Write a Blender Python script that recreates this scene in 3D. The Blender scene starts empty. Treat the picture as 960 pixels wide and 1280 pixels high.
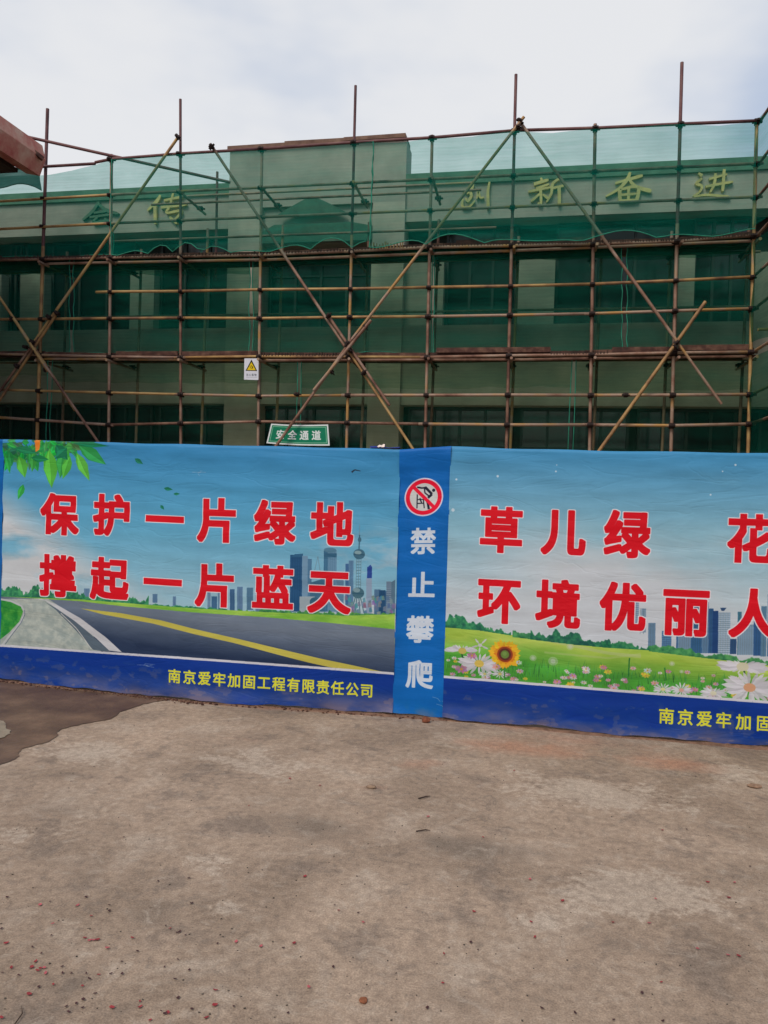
import bpy, bmesh, math, random
import numpy as np
from mathutils import Vector, Matrix
random.seed(7); RNG = np.random.default_rng(11)
S = bpy.context.scene
COL = S.collection

# ------------------------------------------------------------------ camera
F, PITCH, ROLL, YAW, CZ = 986.26, 0.0216, 0.02836, 0.19113, 1.6
fw = Vector((-math.sin(YAW)*math.cos(PITCH), math.cos(YAW)*math.cos(PITCH), -math.sin(PITCH)))
rt0 = Vector((math.cos(YAW), math.sin(YAW), 0)); up0 = rt0.cross(fw)
rt = math.cos(ROLL)*rt0 + math.sin(ROLL)*up0
up = -math.sin(ROLL)*rt0 + math.cos(ROLL)*up0
cam = bpy.data.cameras.new('camera'); co = bpy.data.objects.new('camera', cam); COL.objects.link(co)
m = Matrix((rt, up, -fw)).transposed().to_4x4(); m.translation = (0, 0, CZ); co.matrix_world = m
cam.sensor_fit = 'VERTICAL'; cam.sensor_height = 36; cam.sensor_width = 36
cam.lens = F/1280*36; cam.clip_end = 2000; cam.clip_start = 0.05
S.camera = co

# ------------------------------------------------------------------ sky, sun, exposure
SUN_EL, SUN_AZ = math.radians(48), math.radians(202)   # azimuth clockwise from +Y
S.view_settings.view_transform = 'Standard'; S.view_settings.look = 'None'
S.view_settings.exposure = 0.35; S.view_settings.gamma = 1.0
S.render.engine = 'CYCLES'
S.cycles.use_denoising = True; S.cycles.max_bounces = 7; S.cycles.transparent_max_bounces = 24
S.cycles.transmission_bounces = 4; S.cycles.diffuse_bounces = 3; S.cycles.glossy_bounces = 2
S.cycles.sample_clamp_indirect = 4
W = bpy.data.worlds.new('World'); S.world = W; W.use_nodes = True
nt = W.node_tree; nt.nodes.clear(); N = nt.nodes.new; LK = nt.links.new
out = N('ShaderNodeOutputWorld'); bg = N('ShaderNodeBackground')
sky = N('ShaderNodeTexSky'); sky.sky_type = 'NISHITA'; sky.sun_disc = False
sky.sun_elevation = SUN_EL; sky.sun_rotation = SUN_AZ; sky.air_density = 1.2; sky.dust_density = 2.0
tc = N('ShaderNodeTexCoord'); mp = N('ShaderNodeMapping'); mp.inputs['Scale'].default_value = (1, 1, 2.2)
mp.inputs['Location'].default_value = (0.35, 0.1, 0.0)
no = N('ShaderNodeTexNoise'); no.inputs['Scale'].default_value = 1.5; no.inputs['Detail'].default_value = 5; no.inputs['Roughness'].default_value = 0.52
rp = N('ShaderNodeValToRGB'); rp.color_ramp.interpolation = 'EASE'
rp.color_ramp.elements[0].position = 0.40; rp.color_ramp.elements[0].color = (3.9, 4.55, 5.75, 1)
rp.color_ramp.elements[1].position = 0.60; rp.color_ramp.elements[1].color = (6.55, 6.6, 6.75, 1)
mx = N('ShaderNodeMix'); mx.data_type = 'RGBA'; mx.inputs[0].default_value = 0.93
LK(tc.outputs['Generated'], mp.inputs['Vector']); LK(mp.outputs[0], no.inputs['Vector']); 
sx = N('ShaderNodeSeparateXYZ'); LK(tc.outputs['Generated'], sx.inputs[0])
mr_ = N('ShaderNodeMapRange'); mr_.inputs['From Min'].default_value = .02; mr_.inputs['From Max'].default_value = .38; mr_.inputs['To Min'].default_value = .05; mr_.inputs['To Max'].default_value = -.2; mr_.interpolation_type = 'SMOOTHSTEP'
LK(sx.outputs[0], mr_.inputs['Value']); ad_ = N('ShaderNodeMath'); LK(no.outputs['Fac'], ad_.inputs[0]); LK(mr_.outputs[0], ad_.inputs[1]); LK(ad_.outputs[0], rp.inputs[0])
LK(sky.outputs[0], mx.inputs[6]); LK(rp.outputs[0], mx.inputs[7]); LK(mx.outputs[2], bg.inputs[0])
bg.inputs[1].default_value = 0.1; LK(bg.outputs[0], out.inputs[0])
sl = bpy.data.lights.new('sun', 'SUN'); sl.energy = 1.5; sl.angle = math.radians(22); sl.color = (1, 0.92, 0.81)
so = bpy.data.objects.new('sun', sl); COL.objects.link(so)
sd = Vector((math.sin(SUN_AZ)*math.cos(SUN_EL), math.cos(SUN_AZ)*math.cos(SUN_EL), math.sin(SUN_EL)))
so.rotation_euler = (-sd).to_track_quat('-Z', 'Y').to_euler()

# ------------------------------------------------------------------ helpers
def at(px, py, Y=None, Z=None):
    """world point on the vertical plane Y (or level Z) seen at a surveyed point of the photograph"""
    d = fw + rt*((px-480)/F) + up*((640-py)/F)
    t = (Z-CZ)/d.z if Z is not None else Y/d.y
    return Vector((0, 0, CZ)) + d*t

def tag(o, label=None, cat=None, group=None, kind=None):
    for k, v in (('label', label), ('category', cat), ('group', group), ('kind', kind)):
        if v: o[k] = v
    return o

def empty(name, loc, label, cat, group=None):
    o = bpy.data.objects.new(name, None); o.empty_display_size = .2; COL.objects.link(o); o.location = loc
    return tag(o, label, cat, group)

def link(name, me, mat=None, parent=None, mw=None, smooth=False):
    """link a mesh whose vertices are in world space (or placed by mw in world space)"""
    if mat is not None and len(me.materials) == 0: me.materials.append(mat)
    if smooth: me.polygons.foreach_set('use_smooth', [True]*len(me.polygons))
    o = bpy.data.objects.new(name, me); COL.objects.link(o)
    M = mw.copy() if mw is not None else Matrix.Identity(4)
    if parent is not None:
        o.parent = parent
        p = parent; T = Vector((0, 0, 0)); chain = []
        while p is not None: chain.append(p); p = p.parent
        PM = Matrix.Identity(4)
        for q in reversed(chain): PM = PM @ q.matrix_basis
        M = PM.inverted() @ M
    o.matrix_basis = M
    return o

class MB:
    def __init__(s): s.v = []; s.f = []
    def add(s, vs, fs):
        b = len(s.v); s.v += [tuple(v) for v in vs]; s.f += [tuple(i+b for i in f) for f in fs]
    def box(s, x0, x1, y0, y1, z0, z1, jit=0):
        j = lambda: random.uniform(-jit, jit) if jit else 0
        s.add([(x+j(), y+j(), z+j()) for z in (z0, z1) for y in (y0, y1) for x in (x0, x1)],
              [(0, 2, 3, 1), (4, 5, 7, 6), (0, 1, 5, 4), (2, 6, 7, 3), (0, 4, 6, 2), (1, 3, 7, 5)])
    def tube(s, pts, r, n=8, cap=True):
        pts = [Vector(p) for p in pts]; rings = []
        for i, p in enumerate(pts):
            d = (pts[min(i+1, len(pts)-1)] - pts[max(i-1, 0)]).normalized()
            a = d.orthogonal().normalized() if i == 0 else (a - d*a.dot(d)).normalized()
            b = d.cross(a)
            rr = r[i] if isinstance(r, (list, tuple)) else r
            rings.append([p + (a*math.cos(2*math.pi*k/n) + b*math.sin(2*math.pi*k/n))*rr for k in range(n)])
        vs = [v for q in rings for v in q]; fs = []
        for i in range(len(pts)-1):
            for k in range(n):
                fs.append((i*n+k, i*n+(k+1) % n, (i+1)*n+(k+1) % n, (i+1)*n+k))
        if cap: fs += [tuple(range(n-1, -1, -1)), tuple(range((len(pts)-1)*n, len(pts)*n))]
        s.add(vs, fs)
    def prism(s, poly, y0, y1):
        """polygon in (x,z), counter-clockwise seen from -Y, extruded y0..y1"""
        n = len(poly)
        s.add([(x, y0, z) for x, z in poly]+[(x, y1, z) for x, z in poly],
              [tuple(range(n)), tuple(range(2*n-1, n-1, -1))]+[((i+1) % n, i, i+n, (i+1) % n+n) for i in range(n)])
    def mesh(s, name='m'):
        me = bpy.data.meshes.new(name); me.from_pydata(s.v, [], s.f); me.update(); return me

def mat(name, color, rough=0.8, metal=0.0, spec=0.4, vary=0.0, scale=5.0, bump=0.0, bscale=40, stops=None, objvar=0.0):
    m = bpy.data.materials.new(name); m.use_nodes = True; t = m.node_tree; n = t.nodes; l = t.links
    b = n['Principled BSDF']; b.inputs['Roughness'].default_value = rough; b.inputs['Metallic'].default_value = metal
    b.inputs['Specular IOR Level'].default_value = spec
    b.inputs['Base Color'].default_value = (*color, 1)
    geo = n.new('ShaderNodeNewGeometry')
    if vary or stops:
        no = n.new('ShaderNodeTexNoise'); no.inputs['Scale'].default_value = scale; no.inputs['Detail'].default_value = 6
        no.inputs['Roughness'].default_value = .62; l.new(geo.outputs['Position'], no.inputs['Vector'])
        r = n.new('ShaderNodeValToRGB')
        st = stops or [(0.3, tuple(c*(1-vary) for c in color)), (0.7, tuple(min(1, c*(1+vary)) for c in color))]
        while len(r.color_ramp.elements) < len(st): r.color_ramp.elements.new(.5)
        for e, (p, c) in zip(r.color_ramp.elements, st): e.position = p; e.color = (*c, 1)
        src = no.outputs['Fac']
        if objvar:
            oi = n.new('ShaderNodeObjectInfo'); mr = n.new('ShaderNodeMapRange')
            mr.inputs['To Min'].default_value = -objvar; mr.inputs['To Max'].default_value = objvar
            l.new(oi.outputs['Random'], mr.inputs['Value'])
            ad = n.new('ShaderNodeMath'); ad.operation = 'ADD'; l.new(src, ad.inputs[0]); l.new(mr.outputs[0], ad.inputs[1]); src = ad.outputs[0]
        l.new(src, r.inputs[0]); l.new(r.outputs[0], b.inputs['Base Color'])
    if bump:
        n2 = n.new('ShaderNodeTexNoise'); n2.inputs['Scale'].default_value = bscale; n2.inputs['Detail'].default_value = 4
        l.new(geo.outputs['Position'], n2.inputs['Vector'])
        bp = n.new('ShaderNodeBump'); bp.inputs['Strength'].default_value = bump; bp.inputs['Distance'].default_value = .01
        l.new(n2.outputs['Fac'], bp.inputs['Height']); l.new(bp.outputs[0], b.inputs['Normal'])
    return m

def net_mat(name, color, alpha, tcol, var=0.12):
    """fine woven debris netting: part open, part green fibre that light passes through"""
    m = bpy.data.materials.new(name); m.use_nodes = True; t = m.node_tree; n = t.nodes; l = t.links; n.clear()
    o = n.new('ShaderNodeOutputMaterial'); mix = n.new('ShaderNodeMixShader'); tr = n.new('ShaderNodeBsdfTransparent')
    tr.inputs[0].default_value = (*tcol, 1)
    m2 = n.new('ShaderNodeMixShader'); m2.inputs[0].default_value = .45
    di = n.new('ShaderNodeBsdfDiffuse'); tl = n.new('ShaderNodeBsdfTranslucent')
    geo = n.new('ShaderNodeNewGeometry'); mp = n.new('ShaderNodeMapping'); mp.inputs['Scale'].default_value = (.7, 1, 7)
    no = n.new('ShaderNodeTexNoise'); no.inputs['Scale'].default_value = 1.6; no.inputs['Detail'].default_value = 7; no.inputs['Roughness'].default_value = .7
    l.new(geo.outputs['Position'], mp.inputs[0]); l.new(mp.outputs[0], no.inputs['Vector'])
    n3 = n.new('ShaderNodeTexNoise'); n3.inputs['Scale'].default_value = 1.1; n3.inputs['Detail'].default_value = 3
    l.new(geo.outputs['Position'], n3.inputs['Vector'])
    av = n.new('ShaderNodeMath'); av.operation = 'MULTIPLY_ADD'; av.inputs[1].default_value = .5; l.new(no.outputs['Fac'], av.inputs[0])
    hv = n.new('ShaderNodeMath'); hv.operation = 'MULTIPLY'; hv.inputs[1].default_value = .5; l.new(n3.outputs['Fac'], hv.inputs[0]); l.new(hv.outputs[0], av.inputs[2])
    mr = n.new('ShaderNodeMapRange'); mr.inputs['From Min'].default_value = .32; mr.inputs['From Max'].default_value = .68
    mr.inputs['To Min'].default_value = alpha-var; mr.inputs['To Max'].default_value = min(.98, alpha+var)
    sp = n.new('ShaderNodeSeparateXYZ'); l.new(geo.outputs['Position'], sp.inputs[0])
    w1 = n.new('ShaderNodeMath'); w1.operation = 'MULTIPLY_ADD'; w1.inputs[1].default_value = 118; l.new(sp.outputs[2], w1.inputs[0])
    w0 = n.new('ShaderNodeMath'); w0.operation = 'MULTIPLY'; w0.inputs[1].default_value = 9; l.new(n3.outputs['Fac'], w0.inputs[0]); l.new(w0.outputs[0], w1.inputs[2])
    w2 = n.new('ShaderNodeMath'); w2.operation = 'SINE'; l.new(w1.outputs[0], w2.inputs[0])
    w3 = n.new('ShaderNodeMath'); w3.operation = 'MULTIPLY_ADD'; w3.inputs[1].default_value = .018; l.new(w2.outputs[0], w3.inputs[0]); l.new(av.outputs[0], w3.inputs[2])
    l.new(w3.outputs[0], mr.inputs['Value'])
    cr = n.new('ShaderNodeValToRGB')
    cr.color_ramp.elements[0].position = .35; cr.color_ramp.elements[0].color = (*[c*.72 for c in color], 1)
    cr.color_ramp.elements[1].position = .65; cr.color_ramp.elements[1].color = (*[c*1.25 for c in color], 1)
    l.new(no.outputs['Fac'], cr.inputs[0]); l.new(cr.outputs[0], di.inputs[0]); l.new(cr.outputs[0], tl.inputs[0])
    l.new(di.outputs[0], m2.inputs[1]); l.new(tl.outputs[0], m2.inputs[2])
    l.new(mr.outputs[0], mix.inputs[0]); l.new(tr.outputs[0], mix.inputs[1]); l.new(m2.outputs[0], mix.inputs[2]); l.new(mix.outputs[0], o.inputs[0])
    return m

def lin(c): return tuple(((x/255+.055)/1.055)**2.4 if x > 10.3 else x/255/12.92 for x in c)

M = {}
M['wall'] = mat('grey_render', (.3, .28, .22), .9, stops=[(.25, (.29, .26, .215)), (.5, (.40, .36, .295)), (.75, (.50, .45, .37))], scale=1.3, bump=.2)
M['pier'] = mat('pale_render', (.5, .44, .35), .9, stops=[(.25, (.38, .335, .265)), (.5, (.50, .44, .35)), (.75, (.60, .54, .43))], scale=1.6, bump=.2)
M['coping'] = mat('green_tile_band', (.10, .19, .12), .7, vary=.35, scale=3)
M['hood'] = mat('green_tiled_hood', (.05, .13, .08), .6, vary=.35, scale=5)
M['glass'] = mat('dark_glass', (.012, .016, .018), .12, spec=.5)
M['frame'] = mat('window_aluminium', (.035, .04, .04), .5, vary=.3, scale=8)
M['dark_wall'] = mat('shade_toned_render', (.03, .034, .03), .9, vary=.3, scale=2)  # wall render made near black: the soffit shadow is put into its colour
M['soffit'] = mat('weathered_red_wood', (.30, .13, .09), .85, stops=[(.36, (.46, .10, .08)), (.5, (.56, .22, .16)), (.64, (.62, .36, .26))], scale=2.5, bump=.3)
M['brown_board'] = mat('brown_board', (.2, .11, .08), .85, stops=[(.3, (.11, .055, .04)), (.55, (.20, .115, .08)), (.75, (.28, .18, .13))], scale=4, bump=.3)
M['dark_wood'] = mat('dark_board', (.05, .028, .02), .9, vary=.5, scale=6, bump=.3)
M['bamboo'] = mat('bamboo_deck', (.10, .055, .035), .85, stops=[(.3, (.025, .012, .01)), (.55, (.085, .035, .025)), (.75, (.19, .10, .065))], scale=7, bump=.4, objvar=.1)
M['pole'] = mat('rusty_tube', (.15, .08, .05), .62, metal=.15, spec=.35, objvar=.13, scale=2.4,
                stops=[(.28, (.12, .055, .04)), (.43, (.27, .145, .10)), (.56, (.36, .25, .19)), (.70, (.42, .23, .08)), (.85, (.52, .30, .09))], bump=.3, bscale=90)
M['pole_red'] = mat('maroon_tube', (.10, .038, .038), .6, metal=.1, objvar=.08, scale=3,
                stops=[(.3, (.07, .026, .028)), (.55, (.15, .06, .06)), (.8, (.21, .11, .09))])
M['pole_tan'] = mat('yellowed_tube', (.26, .15, .05), .6, metal=.1, objvar=.1, scale=2.6,
                stops=[(.3, (.16, .08, .045)), (.46, (.36, .20, .08)), (.60, (.48, .31, .12)), (.8, (.34, .25, .19))])
M['clamp'] = mat('rusty_coupler', (.028, .014, .012), .7, metal=.3, vary=.5, scale=30)
M['net_top'] = net_mat('green_net_thin', (.004, .20, .14), .40, (.78, .98, .95), .14)
M['net_low'] = net_mat('green_net_dense', (.004, .13, .088), .46, (.68, .95, .83), .18)
M['net_thin2'] = net_mat('green_net_worn', (.008, .12, .08), .20, (.90, .96, .87), .13)
M['net_bunch'] = net_mat('green_net_folded', (.008, .12, .095), .84, (.5, .9, .8), .1)
M['hem'] = mat('net_hem_cord', (.02, .22, .14), .8, vary=.3, scale=8)
M['steel'] = mat('galvanised_post', (.3, .3, .3), .5, metal=.6, vary=.2, scale=10)
M['gold'] = mat('faded_gold_lettering', (.62, .50, .17), .5, vary=.25, scale=6)
M['white'] = mat('white_vinyl', (.7, .7, .7), .5)

# ------------------------------------------------------------------ ground
def mask_attr(me, name, vals):
    a = me.attributes.new(name, 'FLOAT', 'POINT'); a.data.foreach_set('value', vals)
def ground_material():
    m = bpy.data.materials.new('worn_concrete'); m.use_nodes = True; t = m.node_tree; n = t.nodes; l = t.links
    b = n['Principled BSDF']; b.inputs['Roughness'].default_value = .92; b.inputs['Specular IOR Level'].default_value = .25
    geo = n.new('ShaderNodeNewGeometry')
    def noise(s, d, r=.6, dist=0):
        q = n.new('ShaderNodeTexNoise'); q.inputs['Scale'].default_value = s; q.inputs['Detail'].default_value = d
        q.inputs['Roughness'].default_value = r; q.inputs['Distortion'].default_value = dist; l.new(geo.outputs['Position'], q.inputs['Vector']); return q.outputs['Fac']
    def mixc(f, a, c, mode='MIX'):
        q = n.new('ShaderNodeMix'); q.data_type = 'RGBA'; q.blend_type = mode
        for s, v in ((q.inputs[0], f), (q.inputs[6], a), (q.inputs[7], c)):
            if hasattr(v, 'type'): l.new(v, s)
            else: s.default_value = v
        return q.outputs[2]
    def ramp(f, a, b_, lo=0., hi=1.):
        q = n.new('ShaderNodeMapRange'); q.inputs['From Min'].default_value = a; q.inputs['From Max'].default_value = b_
        q.inputs['To Min'].default_value = lo; q.inputs['To Max'].default_value = hi; l.new(f, q.inputs['Value']); return q.outputs[0]
    def math_(op, a, c):
        q = n.new('ShaderNodeMath'); q.operation = op
        for s, v in ((q.inputs[0], a), (q.inputs[1], c)):
            if hasattr(v, 'type'): l.new(v, s)
            else: s.default_value = v
        return q.outputs[0]
    def attr(nm):
        q = n.new('ShaderNodeAttribute'); q.attribute_name = nm; return q.outputs['Fac']
    big = noise(.7, 8, .62, .6); mid = noise(2.6, 9, .68, .4); fine = noise(26, 8, .72); grit = noise(140, 5, .7)
    base = mixc(ramp(big, .36, .66), (.285, .212, .158, 1), (.475, .358, .272, 1))
    base = mixc(ramp(mid, .52, .66, 0, .55), base, (.52, .425, .345, 1))
    base = mixc(ramp(mid, .46, .36, 0, .65), base, (.21, .165, .135, 1))
    lt = math_('ADD', attr('light'), math_('ADD', math_('MULTIPLY', math_('SUBTRACT', mid, .5), 1.9), math_('MULTIPLY', math_('SUBTRACT', fine, .5), .9)))
    base = mixc(ramp(lt, .42, .62, 0, .5), base, (.54, .45, .37, 1))
    dk = math_('ADD', attr('dark'), math_('MULTIPLY', math_('SUBTRACT', math_('ADD', noise(1.9, 9, .7), math_('MULTIPLY', math_('SUBTRACT', fine, .5), .5)), .5), 1.6))
    base = mixc(ramp(dk, .4, .75, 0, .65), base, (.165, .132, .106, 1))
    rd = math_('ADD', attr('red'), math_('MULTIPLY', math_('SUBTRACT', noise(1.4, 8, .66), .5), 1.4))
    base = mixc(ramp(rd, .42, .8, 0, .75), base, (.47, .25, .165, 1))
    base = mixc(ramp(fine, .3, .72, .0, .6), base, (.62, .60, .58, 1), 'MULTIPLY') if False else mixc(1.0, base, mixc(ramp(fine, .32, .7), (.7, .68, .67, 1), (1.27, 1.26, 1.24, 1)), 'MULTIPLY')
    patch = noise(7.5, 10, .74, .8)
    base = mixc(ramp(patch, .54, .66, 0, .4), base, (.54, .455, .375, 1))
    base = mixc(ramp(patch, .44, .36, 0, .5), base, (.20, .16, .13, 1))
    base = mixc(1.0, base, mixc(ramp(grit, .35, .68), (.72, .71, .70, 1), (1.26, 1.25, 1.23, 1)), 'MULTIPLY')
    l.new(base, b.inputs['Base Color'])
    bp = n.new('ShaderNodeBump'); bp.inputs['Strength'].default_value = .55; bp.inputs['Distance'].default_value = .006
    l.new(math_('ADD', math_('MULTIPLY', fine, 1.2), math_('ADD', grit, mid)), bp.inputs['Height']); l.new(bp.outputs[0], b.inputs['Normal'])
    return m
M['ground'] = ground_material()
xs = np.concatenate([[-400, -60, -20], np.arange(-7, 7.01, .1), [20, 60, 400]]); ys = np.concatenate([[-200, -20], np.arange(-.5, 8.01, .1), [20, 60, 600]])
GX, GY = np.meshgrid(xs, ys); nx, ny = len(xs), len(ys)
me = bpy.data.meshes.new('ground')
idx = np.arange(nx*ny).reshape(ny, nx)
quads = np.stack([idx[:-1, :-1], idx[:-1, 1:], idx[1:, 1:], idx[1:, :-1]], -1).reshape(-1, 4)
me.from_pydata(np.stack([GX.ravel(), GY.ravel(), np.zeros(nx*ny)], 1).tolist(), [], quads.tolist()); me.update()
def blobs(lst):
    r = np.zeros(nx*ny)
    for px, py, wx, wy, s in lst:
        p = at(px, py, Z=0); q = at(px+wx, py, Z=0); k = at(px, py+wy, Z=0)
        rx = (q-p).length; ry = (k-p).length
        r = np.maximum(r, s*np.exp(-(((GX.ravel()-p.x)/rx)**2+((GY.ravel()-p.y)/ry)**2)))
    return r
mask_attr(me, 'light', blobs([(320, 955, 90, 22, .7), (730, 990, 130, 28, .8), (790, 1115, 110, 35, .95), (560, 1130, 60, 18, .6), (100, 940, 90, 20, .75), (60, 1040, 70, 25, .6), (600, 1218, 22, 10, .9),
    (255, 1080, 50, 18, .7), (900, 960, 60, 18, .65), (270, 1140, 30, 25, .6), (660, 1150, 60, 14, .6), (470, 990, 90, 12, .5), (850, 1050, 60, 25, .6)]))
mask_attr(me, 'dark', blobs([(80, 1080, 120, 35, .6), (200, 1140, 80, 30, .6), (90, 1230, 60, 35, .75), (400, 1030, 110, 25, .75), (600, 1060, 130, 22, .7), (680, 1170, 150, 25, .55), (560, 1240, 130, 30, .5), (60, 1010, 70, 14, .5), (850, 1190, 80, 20, .3), (480, 1275, 500, 45, .38), (250, 1200, 240, 50, .3)]))
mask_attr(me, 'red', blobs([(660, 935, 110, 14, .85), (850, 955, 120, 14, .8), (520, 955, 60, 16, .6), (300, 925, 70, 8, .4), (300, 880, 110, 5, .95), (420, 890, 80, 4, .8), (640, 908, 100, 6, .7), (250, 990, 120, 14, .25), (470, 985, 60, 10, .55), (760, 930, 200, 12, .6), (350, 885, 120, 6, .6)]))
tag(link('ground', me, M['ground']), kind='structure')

# wet earth washed out from under the hoarding
wet_px = [(-90, 838), (60, 843), (0, 845), (120, 862), (225, 873), (205, 876), (182, 880), (175, 882), (150, 891), (140, 899), (118, 903), (92, 908), (73, 914), (70, 922), (58, 929), (27, 937), (24, 946), (10, 953), (-30, 966), (-90, 972), (-160, 968), (-250, 950), (-330, 925), (-390, 890), (-420, 850), (-400, 815), (-250, 822)]
wet_px = [p for p in wet_px if p != (60, 843)]
def smooth_loop(pts, sub=5, jit=.008):
    P = [Vector(p) for p in pts]; o = []
    for i in range(len(P)):
        a, b, c, d = P[i-1], P[i], P[(i+1) % len(P)], P[(i+2) % len(P)]
        for k in range(sub):
            t = k/sub
            q = .5*((2*b)+(c-a)*t+(2*a-5*b+4*c-d)*t*t+(-a+3*b-3*c+d)*t**3)
            o.append(q+Vector((random.uniform(-jit, jit), random.uniform(-jit, jit), 0)))
    return o
mb = MB(); lp = smooth_loop([at(x, y, Z=0) for x, y in wet_px]); n = len(lp)
bm = bmesh.new(); vs = [bm.verts.new((p.x, p.y, .004)) for p in lp]; bm.faces.new(vs); bmesh.ops.triangulate(bm, faces=bm.faces)
me = bpy.data.meshes.new('wet_patch'); bm.to_mesh(me); bm.free()
M['wet'] = mat('wet_muddy_concrete', (.06, .045, .032), .5, spec=.4, scale=3.2, stops=[(.3, (.085, .047, .029)), (.5, (.14, .082, .048)), (.7, (.23, .14, .085))], bump=.35, bscale=60)
o = link('wet_patch', me, M['wet']); tag(o, kind='structure')
for q in o.data.polygons:
    pass
dry = [(-30, 898), (0, 902), (5, 904), (7, 910), (13, 916), (4, 923), (-20, 930), (-60, 925)]
bm = bmesh.new(); vs = [bm.verts.new((p.x, p.y, .008)) for p in smooth_loop([at(x, y, Z=0) for x, y in dry])]; bm.faces.new(vs); bmesh.ops.triangulate(bm, faces=bm.faces)
me = bpy.data.meshes.new('dry_patch'); bm.to_mesh(me); bm.free()
tag(link('dry_patch', me, mat('dry_dusty_concrete', (.27, .22, .16), .9, vary=.25, scale=9, bump=.3)), kind='structure')

# ------------------------------------------------------------------ building
Yf, Yr = 14.7, 15.15      # face of the piers and bands / recessed window wall
bld = empty('school_building', (-3, Yf, 0), 'grey rendered two storey building behind the green nets with gold characters on its parapet', 'building')
zc = lambda px, py, Y=Yf: at(px, py, Y).z
xc = lambda px, py=400, Y=Yf: at(px, py, Y).x
z_par_top = zc(283, 230); z_band = zc(283, 244); z_par_bot = zc(283, 286); z_sill = zc(400, 408); z_gh = zc(400, 505)
XL, XR = -13.5, 6.5
xa, xb_, xc_, xd = xc(284), xc(326), xc(463), xc(503)      # the two tall piers of the entrance bay
def bpart(name, boxes, m, parent=None, label=None):
    q = MB()
    for b in boxes: q.box(*b)
    o = link(name, q.mesh(), m, parent or bld)
    if label: o['label'] = label
    return o
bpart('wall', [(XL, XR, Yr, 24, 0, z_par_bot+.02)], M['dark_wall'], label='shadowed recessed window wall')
for a, b in ((XL, xa), (xd, XR)):
    bpart('parapet', [(a, b-.004 if b == xa else b, Yf, Yf+.45, z_par_bot, z_band)], M['wall'])
    bpart('coping', [(a, b-.006 if b == xa else b, Yf-.05, Yf+.5, z_band, z_par_top)], M['coping'])
    bpart('spandrel', [(a, b, Yf+.03, Yr-.002, z_gh, z_sill)], M['wall'])
for a, b in ((xa, xb_), (xc_, xd)):
    bpart('pier', [(a, b, Yf-.06, Yr-.004, 0, zc(300, 262))], M['pier'])
zp0, zp1 = zc(400, 262, Yf), at(400, 182, 14.64).z
bpart('spandrel', [(xb_+.002, xc_-.002, Yf+.02, Yr-.008, z_par_bot-.35, zc(300, 262)-.002)], M['wall'])
bpart('gable_block', [(xa, xd, Yf-.06, Yf+.5, zc(300, 262), zp1)], M['wall'], label='raised plain block over the entrance bay')
# brown boards lying along the top of the block
for k in range(3):
    x0 = xa-.03+(xd-xa)*k/3; x1 = xa+.0+(xd-xa)*(k+1)/3+(.12 if k < 2 else -.01)
    q = MB(); q.box(x0, x1, Yf-.12-.012*k, Yf+.4, zp1+.002+.012*k, zp1+.075+.012*k, jit=.006); link('coping_board', q.mesh(), M['brown_board'], bld)
bpart('spandrel', [(xb_, xc_, Yf+.03, Yr-.002, z_gh, z_sill)], M['wall'])
# curved hood over the entrance window
hx0, hx1 = xc(351, 270), xc(434, 268); hz0, hz1 = zc(392, 270), zc(392, 249)
arc = [(hx0+(hx1-hx0)*t/16, hz0+(hz1-hz0)*(1-abs(2*t/16-1)**1.15)) for t in range(17)]
q = MB(); q.prism([(x, z) for x, z in [(hx0, hz0-.02), (hx1, hz0-.02)]+arc[::-1]], Yf-.16, Yf-.062)
link('arched_hood', q.mesh(), M['hood'], bld)
q = MB(); q.prism([(xb_, zc(390, 304)), (xc_, zc(390, 304)), (xc_, zc(455, 284)), (hx1+.1, hz0-.17), (hx0-.1, hz0-.17), (xb_, zc(330, 292))], Yf-.085, Yf-.064)
link('upper_window_hood', q.mesh(), M['hood'], bld)
# piers between the upper windows and windows themselves
piersL = [(-14, -4), (20, 50), (158, 188)]
piersR = [(503, 552), (645, 692), (848, 868), (944, 975)]
pr = []
for a, b in piersL+piersR:
    x0, x1 = xc(a), xc(b)
    bpart('pier', [(x0, x1, Yf+.12, Yr-.006, z_sill+.001, 6.02)], M['wall']); pr.append((x0, x1))
def window(x0, x1, z0, z1, nm=3):
    q = MB(); t = .05; Y0 = Yr-.10
    q.box(x0, x1, Y0, Yr-.003, z0, z0+t); q.box(x0, x1, Y0, Yr-.003, z1-t, z1)
    for k in range(nm+1):
        xx = x0+(x1-x0-t)*k/nm; q.box(xx, xx+t, Y0+.004, Yr-.003, z0+t, z1-t)
    q.box(x0+t, x1-t, Y0+.01, Yr-.006, z0+(z1-z0)*.68, z0+(z1-z0)*.68+.04)
    f = link('window', q.mesh(), M['frame'], bld)
    for k in range(nm):
        w = (x1-x0-t)/nm; a = x0+t+w*k; p = MB()
        p.box(a, a+w-t, Yr-.05, Yr-.04, z0+t, z0+(z1-z0)*.68); p.box(a, a+w-t, Yr-.052, Yr-.042, z0+(z1-z0)*.68+.04, z1-t)
        link('pane', p.mesh(), M['glass'], f)
edges = sorted(pr)
for s in (edges[:3], edges[3:]):
    for i in range(len(s)-1): window(s[i][1]+.01, s[i+1][0]-.01, z_sill+.01, z_par_bot-.03)
window(edges[2][1]+.01, xa-.02, z_sill+.01, z_par_bot-.03, 3)
window(xb_+.03, xc_-.03, z_sill+.01, z_par_bot-.4, 4)
for a, b, k in ((-60, 60, 4), (78, 180, 3), (188, 278, 3), (314, 459, 4), (506, 640, 4), (650, 790, 4), (800, 960, 5)):
    window(xc(a, 520), xc(b, 520), .9 if k != 4 or a != 314 else .05, z_gh-.01, k)
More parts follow.
